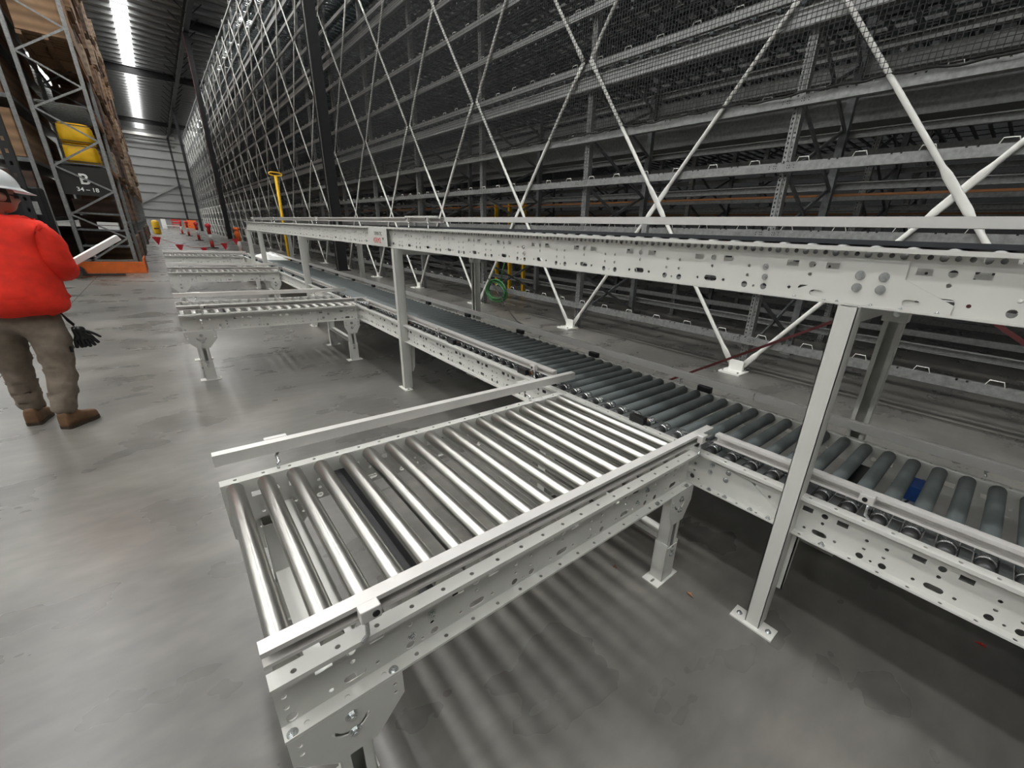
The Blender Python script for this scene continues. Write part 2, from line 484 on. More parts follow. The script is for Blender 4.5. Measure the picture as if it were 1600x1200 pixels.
# perforated post mesh, centred at x=0 (front face toward -x)
tile = holed([(-0.05, 0), (0.05, 0), (0.05, 0.25), (-0.05, 0.25)],
             [rect(s*0.028, 0.025+0.05*j, 0.015, 0.022) for s in (-1, 1) for j in range(5)], 0.003)
pb = MB()
nz = int(ZT/0.25)
for i in range(nz):
    pb.add([(-0.05+v[2], v[0], v[1]+0.25*i) for v in tile[0]], tile[1])
ZP = nz*0.25
pb.box(-0.05, 0.05, -0.05, -0.047, 0, ZP); pb.box(-0.05, 0.05, 0.047, 0.05, 0, ZP)
pb.box(0.047, 0.05, -0.05, -0.02, 0, ZP); pb.box(0.047, 0.05, 0.02, 0.05, 0, ZP)
pb.box(-0.062, -0.052, -0.008, 0.008, 0, ZP)
POST = pb.mesh('upright_post', M['galv'])
pb = MB().box(-0.05, -0.047, -0.05, 0.05, 0, ZP).box(-0.05, 0.05, -0.05, -0.047, 0, ZP).box(-0.05, 0.05, 0.047, 0.05, 0, ZP)
POST_PLAIN = pb.mesh('upright_post', M['galv_dull'])
FOOT = MB().box(-0.1, 0.1, -0.08, 0.08, 0, 0.012).mesh('base_plate', M['galv'])
def diag_meshes(x0, x1):
    L = x1-x0-0.1
    out = []
    for s in (1, -1):
        b = MB().bar((0.05, s*0.018, 0 if s > 0 else 0.75), (L+0.05, s*0.018, 0.75 if s > 0 else 0), 0.03, 0.045)
        out.append(b.mesh('diagonal_brace', M['galv_dull']))
    return out
DIAG = [diag_meshes(*r) for r in ROWS]
LAT = []
for (x0, x1) in ROWS:
    b = MB(); z = 0.25; k = 0
    while z+0.75 < ZP:
        for s in (1, -1):
            b.bar((0.05, s*0.018, z if s > 0 else z+0.75), (x1-x0-0.05, s*0.018, z+0.75 if s > 0 else z), 0.03, 0.045)
        z += 0.75
    LAT.append(b.mesh('bracing', M['galv_dull']))
ROWNAME = ['front row of the rack', 'middle row inside the rack', 'hindmost row inside the rack']
for ri, (x0, x1) in enumerate(ROWS):
    seen = 0
    for k in RK:
        y = RY0+RP*k
        if ri == 2 and k > 18: continue
        if k >= 0: seen += 1
        if k < 0:
            lab, grp = 'perforated upright frame of the rack beyond the right edge of the photo', 'upright frames right of the view'
            if ri: lab, grp = 'perforated upright frame inside the rack beyond the right edge', 'inner upright frames right of the view'
        elif seen <= 10 and ri == 0:
            lab, grp = 'galvanised perforated upright frame, %s from the right in the %s' % (NTH[seen-1], ROWNAME[ri]), 'upright frames of the rack front'
        elif ri == 0:
            lab, grp = 'distant galvanised upright frame, small and crowded at the far end of the rack front', 'distant upright frames of the rack front'
        else:
            lab, grp = 'dim galvanised upright frame in the %s' % ROWNAME[ri], 'upright frames, %s' % ROWNAME[ri]
        t = thing('rack_upright_frame', lab, 'rack upright', (x0, y, 0), grp)
        inst(POST, 'front_post', (x0, y, 0.012), t); inst(POST_PLAIN, 'rear_post', (x1, y, 0.012), t)
        inst(FOOT, 'base_plate', (x0, y, 0), t); inst(FOOT, 'base_plate', (x1, y, 0), t)
        if ri == 0 and 0 <= k < 6:
            z = 0.25
            while z+0.75 < 7.5:
                for dm in DIAG[ri]: inst(dm, 'diagonal_brace', (x0, y, z), t)
                z += 0.75
        else:
            inst(LAT[ri], 'bracing', (x0, y, 0), t)

# shuttle rails: long beams with wire hoops
HOOP = MB().tube([(0, -0.07, 0), (0, -0.05, 0.05), (0, 0.05, 0.05), (0, 0.07, 0)], 0.005, 6).mesh('wire_hoop', M['brace_white'])
def hoop_stuff(b, x, y, z):
    b.bar((x, y-0.07, z), (x, y-0.05, z+0.05), 0.009, 0.009); b.bar((x, y-0.05, z+0.05), (x, y+0.05, z+0.05), 0.009, 0.009); b.bar((x, y+0.05, z+0.05), (x, y+0.07, z), 0.009, 0.009)
RAILX = [(5.77, 'front face of the rack', 1), (7.72, 'back of the front row', -1), (9.18, 'near side of the middle row', 1), (11.22, 'back of the middle row', -1), (12.68, 'near side of the hindmost row', 1)]
HP = RP/6
for xi, (xr, nm, sg) in enumerate(RAILX):
    for li, z in enumerate(LEVELS):
        if xi == 4 and li > 9: continue
        t = thing('shuttle_rail', 'galvanised shuttle rail at the %s level on the %s' % (ORD[li], nm), 'rack rail', (xr, RYA, z-0.1), 'shuttle rails on the %s' % nm)
        y1 = RYB if xi < 2 else 75
        b = MB()
        b.prism([(xr-0.025*sg, z-0.10), (xr+0.03*sg, z-0.10), (xr+0.03*sg, z-0.085), (xr-0.01*sg, z-0.085), (xr-0.01*sg, z-0.012), (xr+0.05*sg, z-0.012), (xr+0.05*sg, z), (xr-0.025*sg, z)], 'y', RYA, y1)
        if xi == 0 and li < 9:
            ind = MB(); st = MB(); cnt = 0
            y = RY0+RP*(-1)+HP*0.62; ymax_ind = 24.0 if li < 5 else 10.0
            while y < (60 if li < 5 else 30):
                if y < ymax_ind: inst(HOOP, 'wire_hoop', (xr+0.01, y, z), t)
                else: hoop_stuff(st, xr+0.01, y, z)
                for dy in (0.19, 0.27): b.box(xr-0.027, xr+0.02, y+dy, y+dy+0.018, z-0.012, z+0.003, mi=1)
                y += HP
            st.build('far_hoops', M['brace_white'], t)['kind'] = 'stuff'
            if li in (0, 1, 2, 3, 4):
                for k in range(0, 9):
                    yc = RY0+RP*k
                    for dy in (-0.14, -0.09, -0.065, 0.065, 0.09, 0.14):
                        for dz in (-0.035, -0.06):
                            b.cyl((xr-0.0265, yc+dy, z+dz), (xr-0.0245, yc+dy, z+dz), 0.0065, 6, mi=1)
        b.build('beam', [M['galv'], M['black']], t)
        if (xi == 1 and li in (2, 3, 6)) or (xi == 3 and li in (1, 2, 3, 5)):
            MB().box(xr-0.02, xr+0.02, RYA, y1, z-0.18, z-0.15).build('conductor_bar', M['busbar'], t)
# structural tie beams
for zi, z in enumerate((4.02, 7.06, 10.1)):
    for xi, (xr, nm) in enumerate(((5.775, 'front face of the rack'), (7.69, 'back of the front row'), (9.17, 'near side of the middle row'), (11.2, 'back of the middle row'))):
        b = MB().prism([(xr-0.03, z-0.09), (xr+0.06, z-0.09), (xr+0.06, z-0.08), (xr-0.01, z-0.07), (xr-0.01, z+0.07), (xr+0.06, z+0.08), (xr+0.06, z+0.09), (xr-0.03, z+0.09), (xr-0.03, z+0.07), (xr-0.02, z+0.05), (xr-0.02, z-0.05), (xr-0.03, z-0.07)], 'y', RYA, RYB if xi < 2 else 75)
        tag(b.build('tie_beam', M['galv']), 'deep channel tie beam, %s tier, along the %s' % (ORD[zi], nm), 'rack beam', 'tie beams of the rack')
# slatted decks
for ri, (x0, x1) in enumerate(ROWS[:3]):
    for li, z in enumerate(LEVELS):
        if li < 5 or (ri == 2 and li > 8): continue
        b = MB(); y = RYA+0.15; ymax = 70 if ri == 0 else 45
        while y < ymax:
            b.box(x0+0.07, x1-0.07, y, y+0.055, z-0.055, z-0.02)
            y += HP/2
        for xx in (x0+0.35, x0+0.9, x1-0.4): b.box(xx-0.05, xx+0.05, RYA, ymax, z-0.018, z-0.010)
        t = b.build('slatted_deck', M['deck'])
        tag(t, 'dark slatted steel deck at the %s level, %s' % (ORD[li], ROWNAME[ri]), 'rack deck', 'slatted decks of the rack')

b = MB().box(8.25, 8.95, RYA, 75, 3.50, 3.52).box(8.25, 8.27, RYA, 75, 3.52, 3.80).box(8.93, 8.95, RYA, 75, 3.52, 3.80)
tag(b.build('cable_tray', M['galv']), 'wide galvanised cable tray running along the aisle inside the rack, behind the net', 'cable tray')
# X bracing rods
def brace_mesh(L, H_):
    """rod in the y-z plane from (0,0,0) to (0,L,H_) with flattened paddles at both ends and the middle"""
    d = Vector((0, L, H_)); LL = d.length; d.normalize(); nrm = Vector((1, 0, 0)); sd = d.cross(nrm)
    b = MB(); r = 0.027; n = 10
    prof = []
    def ring(t, a, bb): prof.append((t, a, bb))
    f = 0.22
    for t0, t1 in ((0, 0.5), (0.5, 1)):
        A, B = t0*LL, t1*LL
        if t0 == 0: ring(A, 0.006, 0.042); ring(A+f*0.9, 0.006, 0.042)
        ring(A+f*1.35, r, r); ring(B-f*1.35, r, r); ring(B-f*0.9, 0.006, 0.042)
        ring(B+(f*0.9 if t1 < 1 else 0), 0.006, 0.042)
    vs = []; fs = []
    for t, a, bb in prof:
        for k in range(n):
            an = 2*PI*k/n; vs.append(d*t + nrm*a*math.cos(an) + sd*bb*math.sin(an))
    for i in range(len(prof)-1):
        for k in range(n): fs.append((i*n+k, (i+1)*n+k, (i+1)*n+(k+1) % n, i*n+(k+1) % n))
    sm = [True]*len(fs)
    fs.append(tuple(range(n))); fs.append(tuple(reversed(range((len(prof)-1)*n, len(prof)*n)))); sm += [False]*2
    b.add(vs, fs, sm)
    return b
ZB = [0.10, 4.33, 8.56, 12.79]
up_m = [brace_mesh(RP-0.16, 4.23).mesh('brace_rod', M['brace_white']), None]
dn_b = brace_mesh(RP-0.16, 4.23); dn_b.v = [(v[0], -v[1], v[2]) for v in dn_b.v]; dn_m = dn_b.mesh('brace_rod', M['brace_white'])
TIER = ['bottom tier', 'middle tier', 'top tier']
for ti in range(3):
    for k in range(-2, 26):
        y = RY0+RP*k
        for s, me, nm in ((0, up_m[0], 'rising away from the camera'), (1, dn_m, 'rising toward the camera')):
            if k < -1: lab, grp = 'white brace rod beyond the right edge of the rack view', 'brace rods right of the view'
            elif k < 7: lab, grp = 'white tubular brace rod %s, %s, %s bay from the right' % (nm, TIER[ti], NTH[k+1]), 'brace rods of the rack front'
            else: lab, grp = 'distant white brace rod %s, %s of the far rack bays' % (nm, TIER[ti]), 'distant brace rods, %s' % TIER[ti]
            o = inst(me, 'brace_rod', (5.70+(0.013 if s else 0), y+(0.08 if s == 0 else RP-0.08), ZB[ti]))
            tag(o, lab, 'brace rod', grp)
# brace base plates on the floor
t = None
for k in range(-1, 24):
    y = RY0+RP*k
    if k < 5: lab, grp = 'white bolted brace foot on the floor, %s from the right edge of the photo' % NTH[k+1], 'brace feet'
    else: lab, grp = 'distant white brace foot at the bottom of the far rack bays', 'distant brace feet'
    if t is None:
        t = thing('brace_anchor', lab, 'brace foot', (5.66, y, 0), grp)
        MB().box(5.49, 5.80, y-0.15, y+0.15, 0, 0.02).build('base_plate', M['brace_white'], t)
        MB().box(5.680, 5.688, y-0.10, y+0.10, 0.02, 0.16).box(5.722, 5.730, y-0.10, y+0.10, 0.02, 0.16).build('lug', M['brace_white'], t)
        for a, c in ((5.53, -0.11), (5.53, 0.11), (5.77, -0.11), (5.77, 0.11)):
            MB().cyl((a, y+c, 0.02), (a, y+c, 0.045), 0.014, 6).build('anchor_bolt', M['zinc'], t)
        first = t; fy = y
    else:
        dup(first, (0, y-fy, 0), lab, grp)
# safety net on the rack face
b = MB(); xn = 5.655; z0, z1 = 3.30, 7.4; ye = 18.6; g = 0.05; hw = 0.003
y = -2.5
def strip(b, p, q, axis):
    if axis == 'z': b.add([(xn, p-hw, z0), (xn-hw, p+hw, z0), (xn+hw, p+hw, z0), (xn, p-hw, z1), (xn-hw, p+hw, z1), (xn+hw, p+hw, z1)], [(0, 1, 4, 3), (1, 2, 5, 4), (2, 0, 3, 5)])
    else: b.add([(xn, -2.5, p-hw), (xn-hw, -2.5, p+hw), (xn+hw, -2.5, p+hw), (xn, ye, p-hw), (xn-hw, ye, p+hw), (xn+hw, ye, p+hw)], [(0, 1, 4, 3), (1, 2, 5, 4), (2, 0, 3, 5)])
while y < ye: strip(b, y, None, 'z'); y += g
z = z0
while z < z1: strip(b, z, None, 'y'); z += g
yf = ye+0.1
while yf < 95:
    b.add([(xn, yf-0.002, z0), (xn-0.002, yf+0.002, z0), (xn+0.002, yf+0.002, z0), (xn, yf-0.002, 9.0), (xn-0.002, yf+0.002, 9.0), (xn+0.002, yf+0.002, 9.0)], [(0, 1, 4, 3), (1, 2, 5, 4), (2, 0, 3, 5)]); yf += 0.11
z = z0
while z < 9.0:
    b.add([(xn, ye, z-0.0025), (xn-0.0025, ye, z+0.0025), (xn+0.0025, ye, z+0.0025), (xn, 95, z-0.0025), (xn-0.0025, 95, z+0.0025), (xn+0.0025, 95, z+0.0025)], [(0, 1, 4, 3), (1, 2, 5, 4), (2, 0, 3, 5)]); z += 0.16
tag(b.build('safety_net', M['net'], fix=False), 'fine black safety net hanging over the rack face above the fifth rail', 'net')
# gathered lower hem of the net on the rail
b = MB(); pts = []
yy = -2.5
while yy < 18.6:
    pts.append((5.70+0.012*math.sin(yy*7), yy, 3.292+0.016*math.sin(yy*5.3)*math.sin(yy*1.7)+0.008*math.sin(yy*17))); yy += 0.09
b.tube(pts, 0.012, 5)
tag(b.build('net_hem', M['net']), 'gathered black hem of the net lying along the fifth rail', 'net hem')
# three yellow bars inside the rack
t = thing('yellow_gate', 'yellow three-bar safety gate standing inside the rack behind the front row', 'gate', (8.4, 11.6, 0))
for dy in (-0.75, 0, 0.75):
    MB().bar((8.4, 11.6+dy, 0), (8.4, 11.6+dy+0.02, 2.65), 0.09, 0.09).build('bar', M['yellow'], t)
MB().bar((8.4, 10.8, 1.1), (8.4, 12.4, 1.1), 0.05, 0.09).build('cross_rail', M['yellow'], t)

# ================================================================ CONVEYOR FRAMES
PW = 0.3585
def web_holes(P, zt, zb, big=False):
    """hole pattern of one pitch: u in 0..P, v in zb..zt"""
    h = []
    g1, g2 = 0.075*P/PW, 0.253*P/PW
    k = P/PW
    vt = zt-0.052*1; 
    for s in (-1, 1):
        h.append(rect(g2+s*0.062*k, zt-0.062, 0.038*k, 0.021))
        h.append(circ(g2+s*0.056*k, zt-0.148, 0.0062, 8))
        h.append(circ(g1+s*0.036*k, zt-0.156, 0.0125, 12))
        h.append(circ(g1+s*0.031*k, zt-0.083, 0.0065, 8)); h.append(circ(g1+s*0.031*k, zt-0.120, 0.0065, 8))
    h.append(circ(g2, zt-0.062, 0.0115, 12)); h.append(circ(g2, zt-0.096, 0.0065, 8))
    h.append(slot(g2, zt-0.146, 0.054*k, 0.023)); h.append(circ(g1, zt-0.158, 0.005, 8))
    if big:
        for j in range(12):
            h.append(circ((j+0.5)*P/12, zt-0.019, (0.0115, 0.0080, 0.0085)[j % 3], 8))
    return h
def web_tile(P, zt, zb, big=False):
    return holed([(0, zb), (P, zb), (P, zt), (0, zt)], web_holes(P, zt, zb, big), 0.003)
def flange_tile(P, n, wd=0.046):
    return holed([(0, 0), (P, 0), (P, wd), (0, wd)], [circ((j+0.5)*P/n, wd*0.55, 0.0065, 8) for j in range(n)], 0.003)

def side_frame(axis, web, lip, a0, a1, tstart, P, zt, zb, name, parent, big=False, mt=None, ends=True):
    """outward-facing channel. axis 'x' or 'y' is its run; web/lip are the cross positions"""
    mt = mt or M['cream']
    wt = web_tile(P, zt-0.003, zb+0.003, big); ft = flange_tile(P, 4, abs(lip-web))
    s = 1 if lip > web else -1
    b = MB()
    if axis == 'x':
        fw = lambda u, v, w_: (u, web+w_, v)
        fft = lambda zz: (lambda u, v, w_: (u, web+s*v, zz+w_))
        bx = lambda u0, u1, c0, c1, z0_, z1_: b.box(u0, u1, min(c0, c1), max(c0, c1), z0_, z1_)
    else:
        fw = lambda u, v, w_: (web+w_, u, v)
        fft = lambda zz: (lambda u, v, w_: (web+s*v, u, zz+w_))
        bx = lambda u0, u1, c0, c1, z0_, z1_: b.box(min(c0, c1), max(c0, c1), u0, u1, z0_, z1_)
    u = tstart
    while u+P <= a1+1e-4:
        if u >= a0-1e-4:
            b.plate(wt, fw, du=u); b.plate(ft, fft(zt-0.0015), du=u); b.plate(ft, fft(zb+0.0015), du=u)
            last = u+P
            if 'f0' not in locals(): f0 = u
        u += P
    for q0, q1 in ((a0, f0), (last, a1)):
        if q1-q0 > 0.002:
            hs = []; fh = []
            for j in range(-3, 60):
                du = tstart+(j-3)*P
                for h_ in web_holes(P, zt-0.003, zb+0.003, big):
                    hh = [(u_+du, v_) for u_, v_ in h_]
                    if min(p_[0] for p_ in hh) > q0+0.004 and max(p_[0] for p_ in hh) < q1-0.004: hs.append(hh)
                for i_ in range(4):
                    uc = du+(i_+0.5)*P/4
                    if q0+0.010 < uc < q1-0.010: fh.append(circ(uc, abs(lip-web)*0.55, 0.0065, 8))
            b.plate(holed([(q0, zb), (q1, zb), (q1, zt), (q0, zt)], hs, 0.003), fw)
            fp = holed([(q0, 0), (q1, 0), (q1, abs(lip-web)), (q0, abs(lip-web))], fh, 0.003)
            b.plate(fp, fft(zt-0.0015)); b.plate(fp, fft(zb+0.0015))
    # folded lips
    bx(a0, a1, lip, lip-s*0.003, zt-0.014, zt-0.003); bx(a0, a1, lip, lip-s*0.003, zb+0.003, zb+0.008)
    return b.build(name, mt, parent, fix=True)

def rail_prof(c, z, s, wd=0.038, ht=0.046):
    """C-slot guard rail; s = side of the slotted face (+1/-1)"""
    h = wd/2
    P = [(-h, 0), (h, 0), (h, 0.009), (h-0.004, 0.009), (h-0.004, 0.004), (h-0.034, 0.004), (h-0.034, ht-0.005), (h-0.004, ht-0.005), (h-0.004, ht-0.013), (h, ht-0.013), (h, ht), (-h, ht)]
    return [(c+s*p, z+q) for p, q in P]

BOLT = {}
def bolt_mesh(axis, r=0.009, hh=0.008):
    key = (axis, r)
    if key not in BOLT:
        d = Vector({'x-': (-1, 0, 0), 'x+': (1, 0, 0), 'y-': (0, -1, 0), 'z+': (0, 0, 1), 'z-': (0, 0, -1)}[axis])
        BOLT[key] = MB().cyl((0, 0, 0), d*0.002, r*1.45, 14).cyl(d*0.002, d*hh, r, 6).cyl(d*hh, d*(hh+0.004), r*0.55, 10).mesh('bolt', M['zinc'])
    return BOLT[key]

# guard rail bracket (cast clamp + bent rod), on the outer side of a rail
def bracket(parent, x, y, zt, axis, s, rz):
    """axis = run of the rail; s = outward direction sign; zt = flange top"""
    if axis == 'x':
        b = MB().box(x-0.024, x+0.024, min(y, y+s*0.03), max(y, y+s*0.03), rz+0.012, rz+0.050)
        o = b.build('rail_clamp', M['alu'], parent, bevel=0.004)
        MB().cyl((x+0.010, y+s*0.030, rz+0.030), (x+0.010, y+s*0.033, rz+0.030), 0.0085, 14).build('clamp_screw', M['black'], o)
        MB().tube([(x-0.01, y+s*0.015, rz+0.014), (x-0.01, y+s*0.016, rz-0.012), (x-0.012, y+s*0.02, zt+0.012), (x-0.022, y+s*0.022, zt+0.006), (x-0.026, y+s*0.022, zt)], 0.0055, 8).build('bent_rod', M['zinc'], o)
    else:
        b = MB().box(min(x, x+s*0.03), max(x, x+s*0.03), y-0.024, y+0.024, rz+0.012, rz+0.050)
        o = b.build('rail_clamp', M['alu'], parent, bevel=0.004)
        MB().cyl((x+s*0.030, y+0.004, rz+0.030), (x+s*0.033, y+0.004, rz+0.030), 0.0085, 14).build('clamp_screw', M['black'], o)
        MB().tube([(x+s*0.015, y-0.01, rz+0.014), (x+s*0.016, y-0.01, rz-0.012), (x+s*0.02, y-0.012, zt+0.012), (x+s*0.022, y-0.022, zt+0.006), (x+s*0.022, y-0.026, zt)], 0.0055, 8).build('bent_rod', M['zinc'], o)

# ---------------------------------------------------------------- spur conveyors
ZT1, ZB1 = 0.709, 0.531
SPX0, SPX1 = -0.025, 1.695
spur = thing('spur_conveyor', 'cream gravity roller conveyor with steel rollers, nearest the camera', 'roller conveyor', (0.8, 1.3, 0), 'spur roller conveyors')
side_frame('x', 0.845, 0.80, SPX0, SPX1, 0.25-0.0035, PW, ZT1, ZB1, 'side_frame', spur)
side_frame('x', 1.757, 1.802, SPX0, SPX1, 0.25-0.0035, PW, ZT1, ZB1, 'side_frame', spur)
# near outer end slots and bolts
sr = 0.0272
ROLLER = MB().lathe((0, 0.853, 0), (0, 1.751, 0), [(0, 0.007), (0.004, 0.007), (0.004, sr-0.006), (0.006, sr-0.002), (0.012, sr), (0.886, sr), (0.892, sr-0.002), (0.894, sr-0.006), (0.894, 0.007), (0.898, 0.007)], 32).mesh('roller', M['steel'])
for k in range(18):
    inst(ROLLER, 'roller', (0.015+0.0965*k, 0, 0.691), spur)
g = MB().prism(rail_prof(0.836, 0.754, -1), 'x', -0.024, 1.83).build('guard_rail', M['alu'], spur, bevel=0)
bracket(spur, 0.186, 0.817, ZT1, 'x', -1, 0.754)
bracket(spur, 1.70, 0.817, ZT1, 'x', -1, 0.754)
MB().prism(rail_prof(1.856, 0.754, 1), 'x', -0.024, 1.875).build('guard_rail', M['alu'], spur, bevel=0)
for xb in (0.165, 1.45):
    MB().tube([(xb, 1.785, ZT1), (xb, 1.785, ZT1+0.02), (xb+0.006, 1.788, ZT1+0.026), (xb+0.006, 1.84, ZT1+0.030), (xb+0.022, 1.86, ZT1+0.048)], 0.0055, 8).build('rail_hook', M['zinc'], spur)
    MB().box(xb-0.02, xb+0.06, 1.875, 1.90, 0.77, 0.803).build('rail_clamp', M['alu'], spur, bevel=0.003)
for bx_, bz in ((0.353, 0.619), (0.292, 0.578), (1.36, 0.619), (1.30, 0.578)):
    inst(bolt_mesh('y-'), 'bolt', (bx_, 0.8435, bz), spur)
for bx_ in (0.225, -0.008, 1.42, 1.66):
    inst(bolt_mesh('z+', 0.0085), 'bolt', (bx_, 0.815, ZB1+0.003), spur)
# gussets and legs
def leg(xc, yc, sdir, right_side):
    """gusset on the outside plane, adjustable leg below; sdir -1 for the near side"""
    yp = yc
    if right_side: x0, x1 = xc-0.085, xc+0.105
    else: x0, x1 = xc-0.13, xc+0.135
    outer = [(x0, ZB1-0.001), (x0, 0.445), (xc-0.045, 0.355), (xc+0.055, 0.355), (x1, 0.452), (x1, ZB1-0.001)]
    arc = []
    n = 7
    for i in range(n+1):
        a = math.radians(205+130*i/n*1.0); arc.append((xc+0.052*math.cos(a), 0.492+0.062*math.sin(a)))
    arc2 = [(xc+(0.052-0.011)*math.cos(math.radians(205+130*i/n)), 0.492+(0.062-0.011)*math.sin(math.radians(205+130*i/n))) for i in range(n, -1, -1)]
    holes = [arc+arc2, circ(xc, 0.485, 0.008, 10), circ(x0+0.022, 0.47, 0.006, 8), circ(x0+0.022, 0.50, 0.006, 8), circ(x1-0.022, 0.47, 0.006, 8), circ(x1-0.022, 0.50, 0.006, 8)]
    pl = holed(outer, holes, 0.004)
    gp = MB().plate(pl, lambda u, v, w_: (u, yp+w_, v)).box(x0, x1, min(yp, yp-sdir*0.04), max(yp, yp-sdir*0.04), ZB1-0.003, ZB1).build('gusset_plate', M['cream'], spur)
    for dz, dx in ((0.492, 0.0), (0.432, 0.0)):
        me = bolt_mesh('y-', 0.011)
        o = inst(me, 'bolt', (xc+dx+0.004, yp+sdir*0.002, dz), spur)
        if sdir > 0: o.rotation_euler = (0, 0, PI)
    # upper channel (slides in the foot)
    y0, y1 = (yc+0.003, yc+0.063) if sdir < 0 else (yc-0.063, yc-0.003)
    of = y0 if sdir < 0 else y1; inn = y1 if sdir < 0 else y0
    b = MB()
    b.box(xc-0.040, xc-0.037, y0, y1, 0.16, 0.50).box(xc+0.037, xc+0.040, y0, y1, 0.16, 0.50)
    b.box(xc-0.040, xc-0.015, min(of, of-sdir*0.003), max(of, of-sdir*0.003), 0.16, 0.36).box(xc+0.015, xc+0.040, min(of, of-sdir*0.003), max(of, of-sdir*0.003), 0.16, 0.36)
    b.box(xc-0.040, xc+0.040, min(inn, inn+sdir*0.003), max(inn, inn+sdir*0.003), 0.16, 0.50)
    lg = b.build('leg', M['cream'], spur)
    f0, f1 = y0-0.006, y1+0.006
    fb = MB().box(xc-0.046, xc-0.0415, f0, f1, 0.008, 0.235).box(xc+0.0415, xc+0.046, f0, f1, 0.008, 0.235).box(xc-0.046, xc+0.046, f0, f0+0.004, 0.008, 0.215).box(xc-0.046, xc+0.046, f1-0.004, f1, 0.008, 0.235)
    fb.build('adjustable_foot', M['cream'], lg)
    pl = holed([(xc-0.095, f0-0.012), (xc+0.085, f0-0.012), (xc+0.085, f1+0.012), (xc-0.095, f1+0.012)], [slot(xc-0.070, (f0+f1)/2, 0.032, 0.013), slot(xc+0.066, (f0+f1)/2, 0.026, 0.013)], 0.008)
    MB().plate(pl, lambda u, v, w_: (u, v, 0.004+w_)).build('base_plate', M['cream'], lg)
    for dz in (0.20, 0.165):
        me = bolt_mesh('y-', 0.010)
        o = inst(me, 'foot_bolt', (xc, f0 if sdir < 0 else f1, dz), lg)
        if sdir > 0: o.rotation_euler = (0, 0, PI)
    return lg
for xc, rs in ((0.107, False), (1.598, True)):
    leg(xc, 0.802, -1, rs); leg(xc, 1.800, 1, rs)
    MB().box(xc-0.035, xc+0.035, 0.87, 1.735, 0.262, 0.266).box(xc-0.035, xc-0.031, 0.87, 1.735, 0.236, 0.262).box(xc+0.031, xc+0.035, 0.87, 1.735, 0.236, 0.262).build('leg_cross_tie', M['cream'], spur)
MB().box(0.34, 0.44, 0.848, 1.754, 0.575, 0.645).build('cross_member', M['black_steel'], spur, bevel=0.004)
for xc in (0.165, 1.0):
    MB().box(xc-0.02, xc+0.02, 0.848, 1.754, 0.540, 0.575).build('cross_member', M['cream'], spur)
SPUR_DY = 4.83
for i, lab in enumerate(('cream gravity roller conveyor with steel rollers, second from the camera', 'cream gravity roller conveyor with steel rollers, third from the camera', 'cream gravity roller conveyor with steel rollers, farthest from the camera')):
    dup(spur, (0, SPUR_DY*(i+1), 0), lab)

# ---------------------------------------------------------------- main roller conveyor
MY0, MY1 = -2.6, 16.8
XW0, XW1 = 1.745, 2.512
mainc = thing('main_conveyor', 'long powered roller conveyor with dark grey rollers running toward the back wall', 'roller conveyor', (2.13, 4, 0))
side_frame('y', XW0, 1.70, MY0, MY1, MY0+0.1, PW, ZT1, ZB1, 'side_frame', mainc)
side_frame('y', XW1, 2.557, MY0, MY1, MY0+0.1, PW, ZT1, ZB1, 'side_frame', mainc)
mr_ = 0.0288
def main_roller_mb():
    b = MB()
    b.lathe((XW0+0.006, 0, 0), (XW1, 0, 0), [(0, 0.006), (0.004, 0.006), (0.004, mr_-0.010), (0.010, mr_-0.004), (0.055, mr_-0.004)], 24, True, 1)
    b.lathe((XW0+0.061, 0, 0), (XW1, 0, 0), [(0, mr_-0.006), (0.002, mr_-0.001), (0.012, mr_-0.001), (0.016, mr_-0.006), (0.022, mr_-0.006), (0.026, mr_-0.001), (0.036, mr_-0.001), (0.049, mr_-0.003)], 24, True, 2)
    b.lathe((XW0+0.110, 0, 0), (XW1-0.005, 0, 0), [(0, mr_-0.002), (0.001, mr_), (0.640, mr_), (0.648, mr_-0.004), (0.649, 0.006), (0.652, 0.006)], 24, True, 0)
    return b
MROLL = main_roller_mb().mesh('roller', [M['roller_grey'], M['collar'], M['zinc']])
MP = 0.0975; ry = 0.013-MP*9; k = 0
ST = MB()
while ry < MY1-0.1:
    if k < 100: inst(MROLL, 'roller', (0, ry, 0.691), mainc)
    else: ST.lathe((XW0+0.006, ry, 0.691), (XW1-0.006, ry, 0.691), [(0, 0.01), (0.004, mr_), (XW1-XW0-0.016, mr_), (XW1-XW0-0.012, 0.01)], 12, True)
    k += 1; ry += MP
tag(ST.build('far_rollers', M['roller_grey'], mainc), kind='stuff')
# finger guards between the rollers on the drive side
FG = MB().box(XW0+0.004, XW0+0.15, -0.016, 0.016, -0.03, 0.004).mesh('finger_guard', M['galv_dull'])
ry = 0.013-MP*9+MP/2; k = 0; ST = MB()
while ry < MY1-0.2:
    if k < 100: inst(FG, 'finger_guard', (0, ry, 0.690), mainc)
    else: ST.box(XW0+0.004, XW0+0.16, ry-0.016, ry+0.016, 0.66, 0.694)
    k += 1; ry += MP
tag(ST.build('far_finger_guards', M['galv_dull'], mainc), kind='stuff')
DB = MB(); ry = 0.013-MP*9
for k in range(100):
    xx = XW0+(0.068 if k % 2 else 0.092)
    DB.bar((xx, ry, 0.691+mr_-0.0025), (xx, ry+MP, 0.691+mr_-0.0025), 0.003, 0.003); ry += MP
tag(DB.build('drive_bands', M['zinc'], mainc), kind='stuff')
